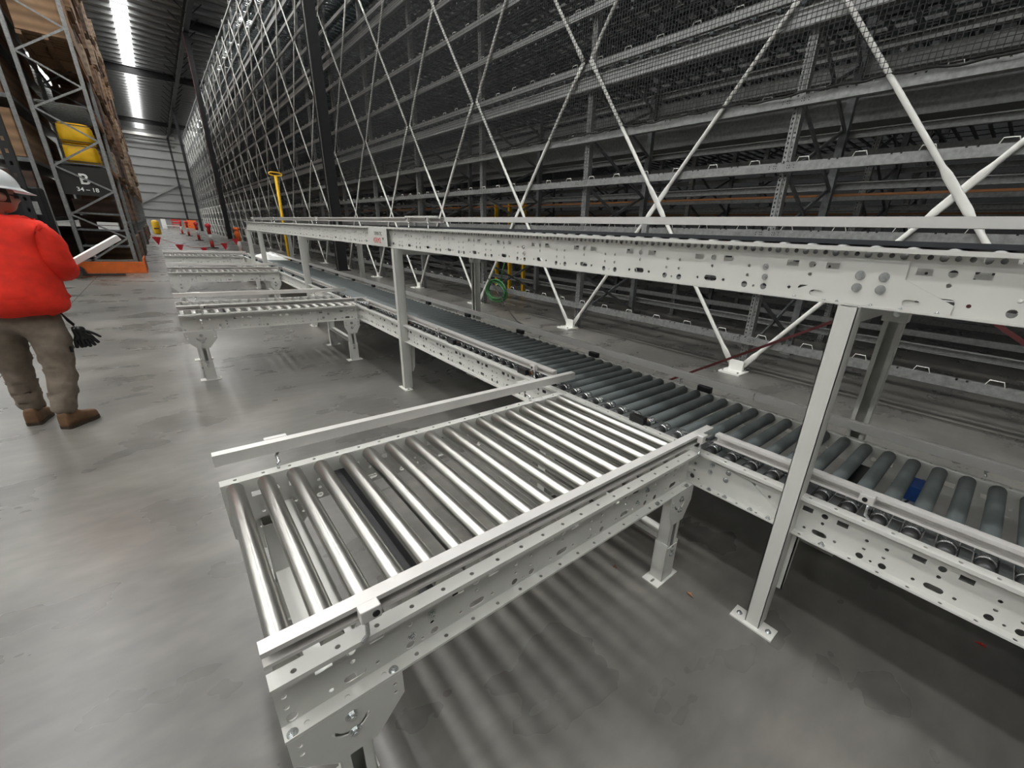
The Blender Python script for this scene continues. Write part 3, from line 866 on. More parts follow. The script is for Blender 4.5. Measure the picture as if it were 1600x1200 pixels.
# guard rails (broken where the spurs join)
segs = [(MY0, 0.775)] + [(1.94+SPUR_DY*i, 0.775+SPUR_DY*(i+1)) for i in range(3)]
for s0, s1 in segs:
    MB().prism(rail_prof(1.785, 0.754, -1), 'y', s0, s1).build('guard_rail', M['alu'], mainc)
    ya = [0.16, -1.2] if s0 < 0 else [s0+0.18, s0+1.6, s1-0.25]
    for yb in ya: bracket(mainc, 1.766, yb, ZT1, 'y', -1, 0.754)
for s0, s1 in ((MY0, 0.92), (0.925, 4.3), (4.305, 8.2), (8.205, 12.1), (12.105, 16.6)):
    MB().prism(rail_prof(2.548, 0.754, 1), 'y', s0, s1).build('guard_rail', M['alu'], mainc)
for yb in (-0.13, 1.44, 3.0, 4.6, 6.2):
    MB().tube([(2.535, yb, ZT1), (2.535, yb, ZT1+0.022), (2.54, yb+0.004, ZT1+0.028), (2.56, yb+0.006, ZT1+0.03), (2.575, yb-0.02, ZT1+0.042)], 0.005, 8).build('rail_hook', M['zinc'], mainc)
# photo-eye sensors on the far flange and motor roller heads on the near flange
y = 0.22+1.027
k = 0
SENS = MB().box(-0.018, 0.018, -0.048, 0.048, 0, 0.040).mesh('sensor', M['black'], bevel=0.004)
while y < 16:
    inst(SENS, 'sensor', (2.532, y, ZT1+0.0005), mainc)
    inst(SENS, 'sensor', (1.742, y-0.045, ZT1+0.0005), mainc)
    MB().lathe((XW0+0.05, y-0.055, 0.6905), (XW0+0.062, y-0.055, 0.6905), [(0, mr_+0.0012), (0.012, mr_+0.0012)], 20).build('drive_ring', M['copper'], mainc)
    y += 1.027
# drive cards, blue tag and tray between the frames
MB().box(XW0+0.003, XW1-0.003, MY0, MY1, 0.586, 0.590).build('tray', M['alu'], mainc)
MB().box(2.10, 2.38, 0.20, 0.34, 0.591, 0.65).build('drive_card', M['black'], mainc, bevel=0.005)
MB().box(2.30, 2.42, 0.035, 0.09, 0.591, 0.66).build('tag', M['blue'], mainc)
MB().tube([(2.12, 0.13, 0.60), (2.2, 0.14, 0.63), (2.32, 0.12, 0.62), (2.4, 0.15, 0.60)], 0.006, 6).tube([(2.0, 0.12, 0.60), (2.12, 0.10, 0.61), (2.25, 0.07, 0.61)], 0.005, 6).build('cable', M['black'], mainc)
# splice plate with bolts by the first spur, support brackets at the posts
pl = holed([(0.40, ZB1+0.004), (0.40, 0.560), (0.56, 0.655), (0.79, 0.675), (0.79, ZB1+0.004)], [slot(0.52, 0.565, 0.05, 0.02)], 0.003)
MB().plate(pl, lambda u, v, w_: (XW0-0.004+w_, u, v)).build('splice_plate', M['cream'], mainc)
for yb, zb_ in ((0.745, 0.655), (0.75, 0.615), (0.665, 0.650), (0.67, 0.610)): inst(bolt_mesh('x-'), 'bolt', (XW0-0.006, yb, zb_), mainc)
for yb in (0.73, 0.65, 0.53, 0.45, 0.24): inst(bolt_mesh('z+', 0.0085), 'bolt', (1.718, yb, ZB1+0.003), mainc)
for yp in (0.382, 4.25, 8.12, 11.99, 16.3):
    b = MB().prism([(1.757, 0.20), (1.757, 0.525), (1.82, 0.525), (1.80, 0.49), (1.785, 0.25), (1.765, 0.20)], 'y', yp-0.052, yp-0.047)
    b.prism([(1.757, 0.20), (1.757, 0.525), (1.82, 0.525), (1.80, 0.49), (1.785, 0.25), (1.765, 0.20)], 'y', yp+0.047, yp+0.052)
    b.box(1.757, 1.762, yp-0.052, yp+0.052, 0.20, 0.525)
    b.box(1.757, 2.50, yp-0.03, yp+0.03, 0.48, 0.529)
    b.build('support_bracket', M['cream'], mainc)
MB().box(1.71, 1.755, 16.27, 16.33, 0, 0.525).build('leg', M['cream'], mainc); MB().box(2.50, 2.55, 16.27, 16.33, 0, 0.525).build('leg', M['cream'], mainc)

# ---------------------------------------------------------------- upper conveyor
UZT, UZB = 1.648, 1.460
UY0, UY1 = -2.4, 13.95
PU = 0.3845
upc = thing('upper_conveyor', 'elevated cream conveyor with perforated side frame carried on posts above the main conveyor', 'conveyor', (2.1, 4, 0))
side_frame('y', 1.740, 1.70, UY0, UY1, 0.159-0.253*PU/PW-PU*6, PU, UZT, UZB, 'side_frame', upc, big=True)
side_frame('y', 2.512, 2.552, UY0, UY1, 0.159-0.253*PU/PW-PU*6, PU, UZT, UZB, 'side_frame', upc, big=True)
UROLL = MB().lathe((1.75, 0, 0), (2.505, 0, 0), [(0, 0.006), (0.004, 0.006), (0.005, 0.022), (0.010, 0.026), (0.745, 0.026), (0.750, 0.022), (0.751, 0.006), (0.755, 0.006)], 16).mesh('roller', M['galv'])
ry = -1.3; k = 0; ST = MB()
while ry < UY1-0.1:
    if k < 100: inst(UROLL, 'roller', (0, ry, 1.629), upc)
    else: ST.cyl((1.75, ry, 1.629), (2.505, ry, 1.629), 0.026, 10)
    k += 1; ry += 0.0985
tag(ST.build('far_rollers', M['galv'], upc), kind='stuff')
MB().box(1.80, 2.44, UY0, 4.35, 1.6565, 1.6605).box(1.80, 1.815, UY0, 4.35, 1.6605, 1.672).box(2.425, 2.44, UY0, 4.35, 1.6605, 1.672).build('belt', M['belt'], upc)
MB().prism(rail_prof(2.548, 1.750, 1), 'y', UY0, 13.6).build('guard_rail', M['alu'], upc)
for yb in (-1.5, 1.9, 5.6, 9.0, 12.5):
    MB().box(2.52, 2.55, yb-0.02, yb+0.02, UZT, 1.752).build('rail_hook', M['zinc'], upc)
MB().prism(rail_prof(1.785, 1.700, -1), 'y', 3.42, 13.3).build('guard_rail', M['alu'], upc)
for yb in (3.62, 4.02, 7.2, 10.3, 12.9): bracket(upc, 1.766, yb, UZT, 'y', -1, 1.700)
MB().box(1.742, 1.768, 3.45, 4.08, 1.738, 1.752).build('joint_plate', M['cream'], upc, bevel=0.002)
# splice plate with four bolts over the first post
pl = holed([(0.131, UZB+0.004), (0.131, 1.494), (0.266, 1.557), (0.268, 1.612), (0.450, 1.612), (0.446, 1.550), (0.572, 1.496), (0.572, UZB+0.004)],
           [slot(0.506, 1.487, 0.045, 0.020), slot(0.232, 1.487, 0.045, 0.020)], 0.003)
MB().plate(pl, lambda u, v, w_: (1.7365+w_-0.002, u, v)).build('splice_plate', M['cream'], upc)
for yb, zb_ in ((0.388, 1.559), (0.321, 1.559), (0.388, 1.519), (0.321, 1.519)): inst(bolt_mesh('x-', 0.0105, 0.010), 'bolt', (1.7335, yb, zb_), upc)
for yb, zb_ in ((0.705, 1.563), (0.70, 1.525), (2.25, 1.563), (2.24, 1.525)): inst(bolt_mesh('x-', 0.008), 'bolt', (1.7385, yb, zb_), upc)
for yb in (0.57, 0.47, 0.43, 0.33, 0.25, 0.16): inst(bolt_mesh('z+', 0.007, 0.006), 'bolt', (1.715, yb, UZB+0.003), upc)
# posts
POSTS = (0.382, 4.25, 8.12, 11.99, 13.72)
for i, yp in enumerate(POSTS):
    b = MB().box(1.667, 1.670, yp-0.031, yp+0.031, 0.008, UZB).box(1.667, 1.755, yp-0.031, yp-0.028, 0.008, UZB).box(1.667, 1.755, yp+0.028, yp+0.031, 0.008, UZB).box(1.752, 1.755, yp-0.031, yp-0.012, 0.008, UZB).box(1.752, 1.755, yp+0.012, yp+0.031, 0.008, UZB)
    p = b.build('post', M['cream'], upc)
    pl = holed([(1.645, yp-0.096), (1.727, yp-0.096), (1.727, yp+0.094), (1.645, yp+0.094)], [circ(1.687, yp-0.068, 0.009), circ(1.687, yp+0.066, 0.009)], 0.008)
    MB().plate(pl, lambda u, v, w_: (u, v, 0.004+w_)).build('base_plate', M['cream'], p)
    for dy in (-0.068, 0.066): inst(bolt_mesh('z+', 0.009), 'anchor_bolt', (1.687, yp+dy, 0.008), p)
    b = MB().box(2.635, 2.638, yp-0.040, yp+0.040, 0.008, 1.40).box(2.57, 2.635, yp-0.040, yp-0.037, 0.008, 1.40).box(2.57, 2.635, yp+0.037, yp+0.040, 0.008, 1.40).box(2.57, 2.573, yp-0.037, yp-0.020, 0.008, 1.40).box(2.57, 2.573, yp+0.020, yp+0.037, 0.008, 1.40)
    b.box(2.50, 2.70, yp-0.10, yp+0.10, 0, 0.008)
    p2 = b.build('post', M['cream'], upc)
    MB().box(2.55, 2.64, yp-0.05, yp+0.05, 1.33, UZB).build('post_head', M['cream'], p2, bevel=0.004)
    for dz in (1.42, 1.37): inst(bolt_mesh('x-', 0.010), 'bolt', (2.55, yp-0.005, dz), p2)
    MB().box(1.745, 2.52, yp-0.03, yp+0.03, UZB-0.055, UZB-0.002).build('cross_beam', M['cream'], upc)
# maker's plate on the side frame, with its lettering
lp = MB().box(1.694, 1.6965, 4.43, 4.93, UZB+0.004, UZT-0.012).build('maker_plate', M['cream'], upc)
def side_text(body, size, yc, zc, m, parent, xface=1.6935):
    vs, fs = text_mesh(body, size)
    b = MB().add([(xface-v[2]*0.5, yc-v[0], zc+v[1]) for v in vs], fs)
    return b.build('lettering', m, parent)
side_text('DEMATIC', 0.05, 4.66, 1.583, M['sole'], lp)
side_text('4SRM2', 0.075, 4.70, 1.515, M['red'], lp)
side_text('M2', 0.035, 4.53, 1.535, M['sole'], lp)

# plastic film heaped at the far end of the main conveyor
b = MB(); nu, nv = 26, 18; vs = []; fs = []
for i in range(nu):
    for j in range(nv):
        u, v = i/(nu-1), j/(nv-1)
        e = math.sin(PI*u)*math.sin(PI*v)
        vs.append((1.83+0.66*v+0.02*math.sin(9*u), 13.7+1.5*u, 0.722+0.15*e**0.7*(0.55+0.45*abs(math.sin(3.3*u+4.1*v)))+0.03*e*math.sin(23*u+17*v)+0.02*e*math.sin(41*u-9*v)))
for i in range(nu-1):
    for j in range(nv-1): fs.append((i*nv+j, (i+1)*nv+j, (i+1)*nv+j+1, i*nv+j+1))
b.add(vs, fs, True)
tag(b.build('plastic_film', M['white']), 'crumpled white plastic film heaped on the far end of the main conveyor', 'plastic film')

# ================================================================ THINGS BY THE RACK
# green hose coil
b = MB(); pts = []
for i in range(6*24):
    a = 2*PI*i/24; r = 0.30+0.02*math.sin(i*0.37)
    pts.append((5.58+0.03*math.sin(i*0.21), 8.22+r*1.25*math.cos(a), 0.44+r*math.sin(a)*0.72+0.03*math.sin(i*0.13)))
b.tube(pts, 0.016, 6)
b.tube([(5.58, 8.05, 0.66), (5.60, 7.98, 0.95), (5.66, 7.90, 1.30)], 0.012, 6)
t = tag(b.build('hose_coil', M['green']), 'green hose coiled and hung on the rack bracing behind the main conveyor', 'hose')
tag(MB().tube([(5.60, 8.80, 0.80), (5.45, 8.05, 0.50), (5.22, 7.2, 0.14), (5.10, 6.76, 0.016), (4.9, 6.1, 0.012)], 0.012, 6).build('cable', M['black']), 'black cable trailing from the green hose coil down to the floor', 'cable')
# straps
tag(MB().bar((3.60, 2.66, 0.015), (3.60, 0.42, 1.455), 0.005, 0.022).build('strap', M['strap']), 'dark red strap stretched up from the floor left of the nearest post', 'strap')
b = MB(); b.bar((3.60, 0.34, 1.455), (3.60, -1.15, 0.55), 0.005, 0.026)
tag(b.build('strap', M['strap']), 'dark red strap slanting down under the upper conveyor at the right edge', 'strap')
# yellow mast with loop head
t = thing('yellow_mast', 'yellow post with a T-shaped loop head standing behind the upper conveyor', 'mast', (3.32, 18, 0))
MB().box(3.07, 3.57, 17.75, 18.25, 0, 0.04).build('base', M['yellow'], t)
MB().cyl((3.30, 18, 0.04), (3.33, 18, 3.14), 0.035, 12, 0.05).build('pole', M['yellow'], t)
MB().tube([(3.33+0.19*math.copysign(abs(math.cos(a))**0.6, math.cos(a)), 18, 3.19+0.05*math.sin(a)) for a in [2*PI*i/24 for i in range(24)]], 0.02, 8, True).build('loop_head', M['yellow'], t)

# ================================================================ LEFT PALLET RACK
LY = 18.8
GOODS_Y1 = 60.0
LPX = (-0.70, -1.78)
NB = 11; BP = 3.9
LLEV = [2.92, 4.35, 5.78, 7.2, 8.6, 10.0, 11.4, 12.8]
b = MB().box(-0.042, 0.042, -0.03, -0.025, 0, 14).box(-0.042, -0.037, -0.025, 0.03, 0, 14).box(0.037, 0.042, -0.025, 0.03, 0, 14)
LPOST = b.mesh('post', M['galv'])
ZZ = [0.25, 1.0, 1.59, 2.27, 2.82, 3.54, 4.17, 4.81, 5.38, 6.1, 6.6, 7.3, 7.9, 8.6, 9.2, 9.9, 10.5, 11.2, 11.8, 12.5, 13.1]
lf = None
for k in range(NB+1):
    y = LY+BP*k
    lab, grp = ('galvanised end frame of the pallet rack with zigzag bracing, above the orange floor guard', None) if k == 0 else ('galvanised frame of the pallet rack behind the end frame, packed with cartons', 'inner frames of the pallet rack')
    t = thing('pallet_rack_frame', lab, 'rack frame', (-1.24, y, 0), grp)
    inst(LPOST, 'post', (LPX[0], y, 0.0), t); inst(LPOST, 'post', (LPX[1], y, 0.0), t)
    if k == 0:
        for i in range(len(ZZ)-1):
            xa, xb = (LPX[1], LPX[0]) if i % 2 == 0 else (LPX[0], LPX[1])
            s = 1 if xb > xa else -1
            MB().bar((xa+s*0.03, y-0.02+0.001*i, ZZ[i]), (xb-s*0.03, y-0.02+0.001*i, ZZ[i+1]), 0.02, 0.045).build('diagonal_brace', M['galv'], t)
        for z in (0.32,): MB().box(LPX[1]+0.05, LPX[0]-0.05, y-0.03, y+0.03, z, z+0.05).build('bottom_bar', M['galv'], t)
    else:
        b = MB()
        for i in range(len(ZZ)-1):
            xa, xb = (LPX[1], LPX[0]) if i % 2 == 0 else (LPX[0], LPX[1])
            b.bar((xa, y, ZZ[i]), (xb, y, ZZ[i+1]), 0.02, 0.045)
        b.build('bracing', M['galv_dull'], t)
# second line of posts to the left
for k in range(3):
    t = thing('pallet_rack_frame', ('galvanised post at the left edge behind the lift truck mast' if k == 0 else 'dim frame of the left-hand rack behind the lift truck mast'), 'rack frame', (-2.2, LY+BP*k, 0), None if k == 0 else 'left-hand rack frames')
    inst(LPOST, 'post', (-2.12, LY+BP*k, 0), t); inst(LPOST, 'post', (-3.2, LY+BP*k, 0), t)
# low shelves across the end bay
for i, z in enumerate((0.75, 1.20, 1.65)):
    t = tag(MB().box(LPX[1]+0.05, LPX[0]-0.05, LY+0.06, LY+BP-0.08, z-0.03, z+0.02).build('shelf', M['galv_dull']), 'grey steel shelf, %s of the three under the black sign' % ('lowest', 'middle', 'top')[i], 'shelf', 'shelves of the end bay')
# beams along the aisle
for li, z in enumerate(LLEV):
    for xi, xx in enumerate(LPX):
        tag(MB().box(xx-0.03, xx+0.03, LY+0.05, LY+BP*NB-0.05, z-0.12, z).build('load_beam', M['busbar'] if xi == 0 else M['galv_dull']), 'long load beam at the %s carton level, %s side of the pallet rack' % (ORD[li], ('aisle', 'far')[xi]), 'rack beam', 'load beams of the pallet rack')
# slatted beds of the end bay
for bi, (zz_, lab) in enumerate(((2.92, 'grey slatted bed carrying the yellow bags in the end bay'), (4.35, 'grey slatted bed right above the yellow bags in the end bay'))):
    b = MB()
    b.box(LPX[1]+0.06, LPX[1]+0.10, LY+0.06, LY+3.75, zz_-0.03, zz_).box(LPX[0]-0.10, LPX[0]-0.06, LY+0.06, LY+3.75, zz_-0.03, zz_)
    for j in range(13): b.box(LPX[1]+0.06, LPX[0]-0.06, LY+0.1+0.28*j, LY+0.22+0.28*j, zz_, zz_+0.03)
    tag(b.build('slatted_bed', M['galv_dull']), lab, 'slatted bed')
# beams carrying the low stock
for xi, xx in enumerate(LPX):
    tag(MB().box(xx-0.03, xx+0.03, LY+BP+0.05, LY+BP*NB-0.05, 1.33, 1.45).build('load_beam', M['galv_dull']), 'low load beam under the dark stock, %s side of the pallet rack' % ('aisle', 'far')[xi], 'rack beam')
# cartons / pallet loads
cm = [MB().box(-0.5, 0.5, -0.59, 0.59, 0.12, 1.12).mesh('carton_stack', c, bevel=0.015) for c in CARTON]
pal = MB()
for xx in (-0.45, 0, 0.45): pal.box(xx-0.05, xx+0.05, -0.6, 0.6, 0, 0.09)
for yy in (-0.5, -0.25, 0, 0.25, 0.5): pal.box(-0.5, 0.5, yy-0.05, yy+0.05, 0.09, 0.118)
pal = pal.mesh('pallet', M['wood'])
cnt = 0
for k in range(NB):
    for li, z in enumerate(LLEV):
        for j in range(3):
            y = LY+BP*k+0.70+1.25*j
            if k == 0 and li in (0, 1): continue
            lab, grp = 'brown carton load on a pallet, stacked along the aisle side of the pallet rack', 'carton loads in the pallet rack'
            if k == 0 and li == 2 and j == 0: lab, grp = 'big tan carton load at the top of the end bay, upper left corner', 'end bay loads'
            elif k == 0 and li == 1: continue
            elif k == 0: lab, grp = 'brown carton load high in the end bay of the pallet rack', 'upper end bay loads'
            t = thing('pallet_load', lab, 'pallet load', (-1.20+random.uniform(0, 0.2), y, z), grp)
            ci = random.choice((0, 1, 2, 2, 1, 3)) if not (k == 0 and li == 2) else 0
            o = inst(cm[ci], 'carton_stack', WLOC[t.name], t); o.scale = (random.uniform(0.95, 1.15), 1, random.uniform(0.65, 1.08))
            inst(pal, 'pallet', WLOC[t.name], t)
# low level bays past the end bay: stock on the floor level
for k in range(1, NB):
    for j, z in enumerate((0.0, 1.45)):
        y = LY+BP*k+BP/2
        t = tag(MB().box(-1.8, -0.60-random.uniform(0, 0.2), y-1.5, y+1.5, z, z+random.uniform(0.8, 1.15)).build('stock_block', CARTON[random.choice((1, 3, 3))]), 'dark block of stock low in the pallet rack along the aisle', 'stock', 'low stock in the pallet rack')
# stock added to darken the end bay and the background behind the lift truck
for i, z in enumerate((0.77, 1.22, 1.67)):
    tag(MB().box(-1.70, -0.80, LY+0.75, LY+3.7, z, z+0.36).build('stock_block', CARTON[3]), 'added dark boxes filling the gloom at the back of the %s shelf under the black sign' % ('lowest', 'middle', 'top')[i], 'stock')
for k in range(2):
    for li, z in enumerate((0.0, 1.5, 2.95, 4.4, 5.8, 7.2)):
        if z: tag(MB().box(-3.2, -2.1, LY+BP*k+0.06, LY+BP*(k+1)-0.06, z-0.1, z).build('shelf', M['galv_dull']), 'shelf added to the left-hand rack to darken the view behind the lift truck mast', 'shelf', 'left-hand rack shelves')
        o = inst(cm[(k+li) % 2 if li > 1 else 3], 'carton_stack', (-2.68, LY+BP*k+1.95, z-0.12)); o.scale = (0.95, 3.0, 1.12)
        tag(o, 'brown carton stack added to the left-hand rack to darken the view behind the lift truck mast', 'carton stack', 'left-hand rack cartons')
# black sign
sg = thing('rack_sign', 'black bay sign with white letter B and the numbers 34 – 18', 'sign', (-1.24, LY+0.06, 2.12))
MB().box(LPX[1]+0.05, LPX[0]-0.05, LY+0.045, LY+0.065, 2.12, 2.86).build('board', M['sign_black'], sg)
def front_text(body, size, xc, zc, bold):
    vs, fs = text_mesh(body, size, bold)
    MB().add([(xc+v[0], LY+0.044-v[2], zc+v[1]) for v in vs], fs).build('lettering', M['white'], sg)
front_text('B', 0.38, -1.26, 2.53, True); front_text('34 – 18', 0.145, -1.25, 2.27, True)
# two yellow bags above the sign
for i, z in enumerate((2.951, 3.455)):
    b = MB(); ns = 20; vs = []; fs = []
    rows = [(0, 0.9), (0.05, 1.0), (0.16, 1.03), (0.30, 1.02), (0.42, 1.0), (0.47, 0.95), (0.502, 0.8)]
    for (h, s) in rows:
        for q in range(ns*2):
            a = 2*PI*q/(ns*2)
            cx_ = 0.33*s*math.copysign(abs(math.cos(a))**0.35, math.cos(a)); cy_ = 0.5*s*math.copysign(abs(math.sin(a))**0.35, math.sin(a))
            vs.append((-1.17+cx_+0.012*math.sin(q*1.7+h*20), LY+0.68+cy_+0.02*math.sin(q*2.3+h*31), z+h))
    nn = ns*2
    for r_ in range(len(rows)-1):
        for q in range(nn): fs.append((r_*nn+q, r_*nn+(q+1) % nn, (r_+1)*nn+(q+1) % nn, (r_+1)*nn+q))
    sm = [True]*len(fs); fs += [tuple(reversed(range(nn))), tuple(range((len(rows)-1)*nn, len(rows)*nn))]; sm += [False, False]
    b.add(vs, fs, sm)
    t = thing('yellow_bag', 'yellow strapped bag, %s of the pair above the black sign' % ('lower', 'upper')[i], 'bag', (-1.17, LY+0.68, z), 'yellow bags in the end bay')
    b.build('sack', M['yellow_bag'], t)
    MB().box(-1.525, -0.815, LY+0.148, LY+0.156, z+0.43, z+0.455).build('strap', M['sole'], t)
    MB().box(-1.525, -0.815, LY+0.148, LY+0.156, z+0.03, z+0.055).build('strap', M['sole'], t)
# pale carton bundle on the shelf under the sign
tag(MB().box(-1.30, -0.86, LY+0.2, LY+0.7, 1.42-0.2, 1.32).box(-1.30, -0.86, LY+0.2, LY+0.7, 1.34, 1.42).build('white_bundle', M['white']), 'flat white bundle lying on the middle shelf under the sign', 'bundle')
# orange floor guard
t = thing('floor_guard', 'orange steel floor guard wrapping the corner of the pallet rack', 'guard', (-1.2, LY-0.3, 0))
MB().box(-2.0, -0.50, LY-0.32, LY-0.28, 0, 0.33).build('front_panel', M['orange'], t, bevel=0.006)
MB().box(-0.54, -0.50, LY-0.28, LY+1.3, 0, 0.42).build('side_panel', M['orange'], t, bevel=0.006)

# lift truck behind the person
t = thing('lift_truck', 'black lift truck with a tall slotted mast at the left edge of the photo', 'lift truck', (-2.5, 17.2, 0))
for i, xx in enumerate((-2.30, -2.75)):
    pl = holed([(-0.09, 0), (0.09, 0), (0.09, 6.5), (-0.09, 6.5)], [slot(0, 0.5+0.28*j, 0.03, 0.09) if False else rect(0, 0.5+0.26*j, 0.05, 0.09) for j in range(22)], 0.01)
    MB().plate(pl, lambda u, v, w_: (xx+u, 17.3+w_, 0.1+v)).box(xx-0.09, xx-0.08, 17.3, 17.5, 0.1, 6.6).box(xx+0.08, xx+0.09, 17.3, 17.5, 0.1, 6.6).build('mast_rail', M['black_steel'], t)
for z in (0.9, 2.2, 3.5, 4.8, 6.1): MB().box(-2.75, -2.30, 17.35, 17.45, z, z+0.14).build('mast_tie', M['black_steel'], t)
MB().box(-2.20, -2.11, 17.26, 17.3, 1.55, 1.85).build('data_plate', M['galv'], t)
MB().box(-3.3, -2.05, 17.55, 18.35, 0.2, 2.2).build('body', M['black_steel'], t, bevel=0.05)
b = MB().prism([(-3.2, 0.06), (-1.72, 0.06), (-1.66, 0.12), (-1.70, 0.24), (-1.84, 0.36), (-2.3, 0.38), (-2.5, 0.26), (-3.2, 0.26)], 'y', 17.0, 17.28)
b.build('outrigger', M['black'], t, bevel=0.015)
MB().cyl((-1.86, 16.99, 0.12), (-1.86, 17.27, 0.12), 0.12, 20).build('wheel', M['sole'], t)
for yy in (17.36, 17.5):
    MB().box(-2.05, -0.95, yy, yy+0.11, 0.03, 0.07).build('fork', M['black_steel'], t)

# ================================================================ FAR END OF THE AISLE
def bollard(x, y, h, label):
    t = thing('barrier_post', label, 'barrier post', (x, y, 0), 'red and white barrier posts')
    MB().lathe((x, y, 0), (x, y, 1), [(0, 0.30), (0.03, 0.30), (0.06, 0.24), (0.07, 0.06)], 14).build('base', M['black'], t)
    q = h/3
    for i in range(3):
        MB().cyl((x, y, 0.06+q*i), (x, y, 0.06+q*(i+1)), 0.095, 12).build('band', M['red'] if i % 2 == 0 else M['white'], t)
    MB().lathe((x, y, 0.06+h), (x, y, 2), [(0, 0.10), (0.08, 0.15), (0.20, 0.13), (0.24, 0.04)], 12).build('cap', M['pink_red'], t)
bollard(2.38, 35.2, 1.15, 'red and white barrier post on a black base, nearest of the row in the aisle')
bollard(2.48, 48.1, 1.15, 'red and white barrier post on a black base, second of the row in the aisle')
bollard(2.36, 60.3, 1.15, 'red and white barrier post on a black base, third of the row in the aisle')
bollard(2.1, 68.0, 1.15, 'red and white barrier post on a black base, fourth of the row in the aisle')
t = thing('delineator_post', 'tall orange delineator post with white lower sleeve beside the end of the upper conveyor', 'delineator', (3.30, 30.6, 0))
MB().lathe((3.3, 30.6, 0), (3.3, 30.6, 1), [(0, 0.24), (0.05, 0.22), (0.08, 0.08)], 14).build('base', M['hi_orange'], t)
MB().cyl((3.3, 30.6, 0.08), (3.3, 30.6, 0.62), 0.085, 14, 0.11).build('sleeve', M['white'], t)
MB().lathe((3.3, 30.6, 0.62), (3.3, 30.6, 2), [(0, 0.115), (0.45, 0.14), (0.52, 0.10), (0.56, 0.10), (0.60, 0.15), (0.70, 0.15), (0.74, 0.05)], 14).build('head', M['hi_orange'], t)
# bunting across the aisle
t = thing('bunting', 'line of red triangular flags strung low across the aisle beyond the spur conveyors', 'bunting', (1.3, 30.2, 0))
A_, B_ = Vector((-0.50, 27.5, 1.0)), Vector((3.30, 30.45, 0.85))
pts = [A_.lerp(B_, i/20)+Vector((0, 0, -0.62*math.sin(PI*i/20))) for i in range(21)]
MB().tube(pts, 0.008, 5).build('string', M['red'], t)
for i in (2, 6, 11, 16, 19):
    p = pts[i]; d = (B_-A_).normalized()
    s = 0.20
    vs = [p-d*s, p+d*s, p+Vector((0.02, 0.03, -0.36 if p.z > 0.45 else -(p.z-0.02)))]
    nrm = Vector((0.6, -0.8, 0))*0.004
    b = MB().add([v+nrm for v in vs]+[v-nrm for v in vs], [(0, 1, 2), (5, 4, 3), (0, 3, 4, 1), (1, 4, 5, 2), (2, 5, 3, 0)])
    b.build('flag', M['pink_red'], t)
# barrier mesh fence panel low by the delineator
# clutter at the back
t = thing('yellow_barrel', 'small yellow barrel at the far corner of the pallet rack', 'barrel', (-0.05, 64, 0))
MB().lathe((-0.05, 64, 0), (-0.05, 64, 2), [(0, 0.28), (0.1, 0.31), (1.2, 0.31), (1.3, 0.26), (1.4, 0.10)], 16).build('drum', M['yellow'], t)
MB().box(-0.25, 0.15, 63.68, 63.72, 0.5, 0.62).build('band', M['sole'], t)
tag(MB().box(1.0, 3.2, 97, 98.2, 0.5, 0.58).box(1.1, 1.2, 97.1, 97.2, 0, 0.5).box(3.0, 3.1, 97.1, 97.2, 0, 0.5).box(1.1, 1.2, 98, 98.1, 0, 0.5).box(3.0, 3.1, 98, 98.1, 0, 0.5).build('low_table', M['white']), 'low white table far down the aisle near the back wall', 'table')
tag(MB().box(0.7, 1.3, 99.0, 99.3, 0.0, 1.5).build('notice_board', M['white']), 'small white notice board standing before the back wall', 'board')
for i, (x, yy, hh, c) in enumerate(((4.3, 100, 1.3, 'hi_orange'), (5.2, 112, 1.5, 'hi_orange'), (3.0, 114, 1.5, 'red'))):
    b = MB()
    nb = 3
    for q in range(nb):
        b.box(x-0.7, x+0.7, yy-0.04, yy+0.04, 0.25+q*hh/nb, 0.25+q*hh/nb+hh/nb*0.55)
    b.box(x-0.6, x-0.52, yy-0.2, yy+0.2, 0, hh+0.1); b.box(x+0.52, x+0.6, yy-0.2, yy+0.2, 0, hh+0.1)
    tag(b.build('safety_barrier', M[c]), ('orange slatted barrier beside the third black column', 'taller orange slatted barrier near the back wall beside the rack', 'red slatted barrier standing farthest back by the wall')[i], 'barrier', 'slatted barriers at the back')

# scraps on the floor
def scrap(x, y, m, label, s=0.03):
    vs = []; n = 7
    for i in range(n):
        a = 2*PI*i/n; r = s*(0.6+0.4*math.sin(i*2.6+x*9))
        vs.append((x+r*math.cos(a), y+r*1.4*math.sin(a), 0.004+0.008*abs(math.sin(i*1.9))))
    top = [(v[0], v[1], v[2]+0.003) for v in vs]
    c = [(x, y, 0.002), (x, y, 0.012)]
    b = MB().add(vs+top+c, [(i, (i+1) % n, 2*n) for i in range(n)]+[(n+i, n+(i+1) % n, 2*n+1) for i in range(n)]+[(i, (i+1) % n, n+(i+1) % n, n+i) for i in range(n)])
    b.v = [(v[0], v[1], max(0.0005, v[2])) for v in b.v]
    tag(b.build('paper_scrap', m), label, 'scrap')
scrap(2.39, -0.35, M['red'], 'crumpled red scrap on the floor under the main conveyor at lower right', 0.018)
scrap(1.60, 0.66, M['copper'], 'small brown scrap on the floor beside the near spur leg', 0.015)
scrap(1.45, 1.02, M['wood'], 'tiny dark scrap on the floor under the near spur conveyor', 0.012)
scrap(5.0, 0.55, M['hi_orange'], 'small orange scrap on the pale floor strip beside the rack', 0.04)

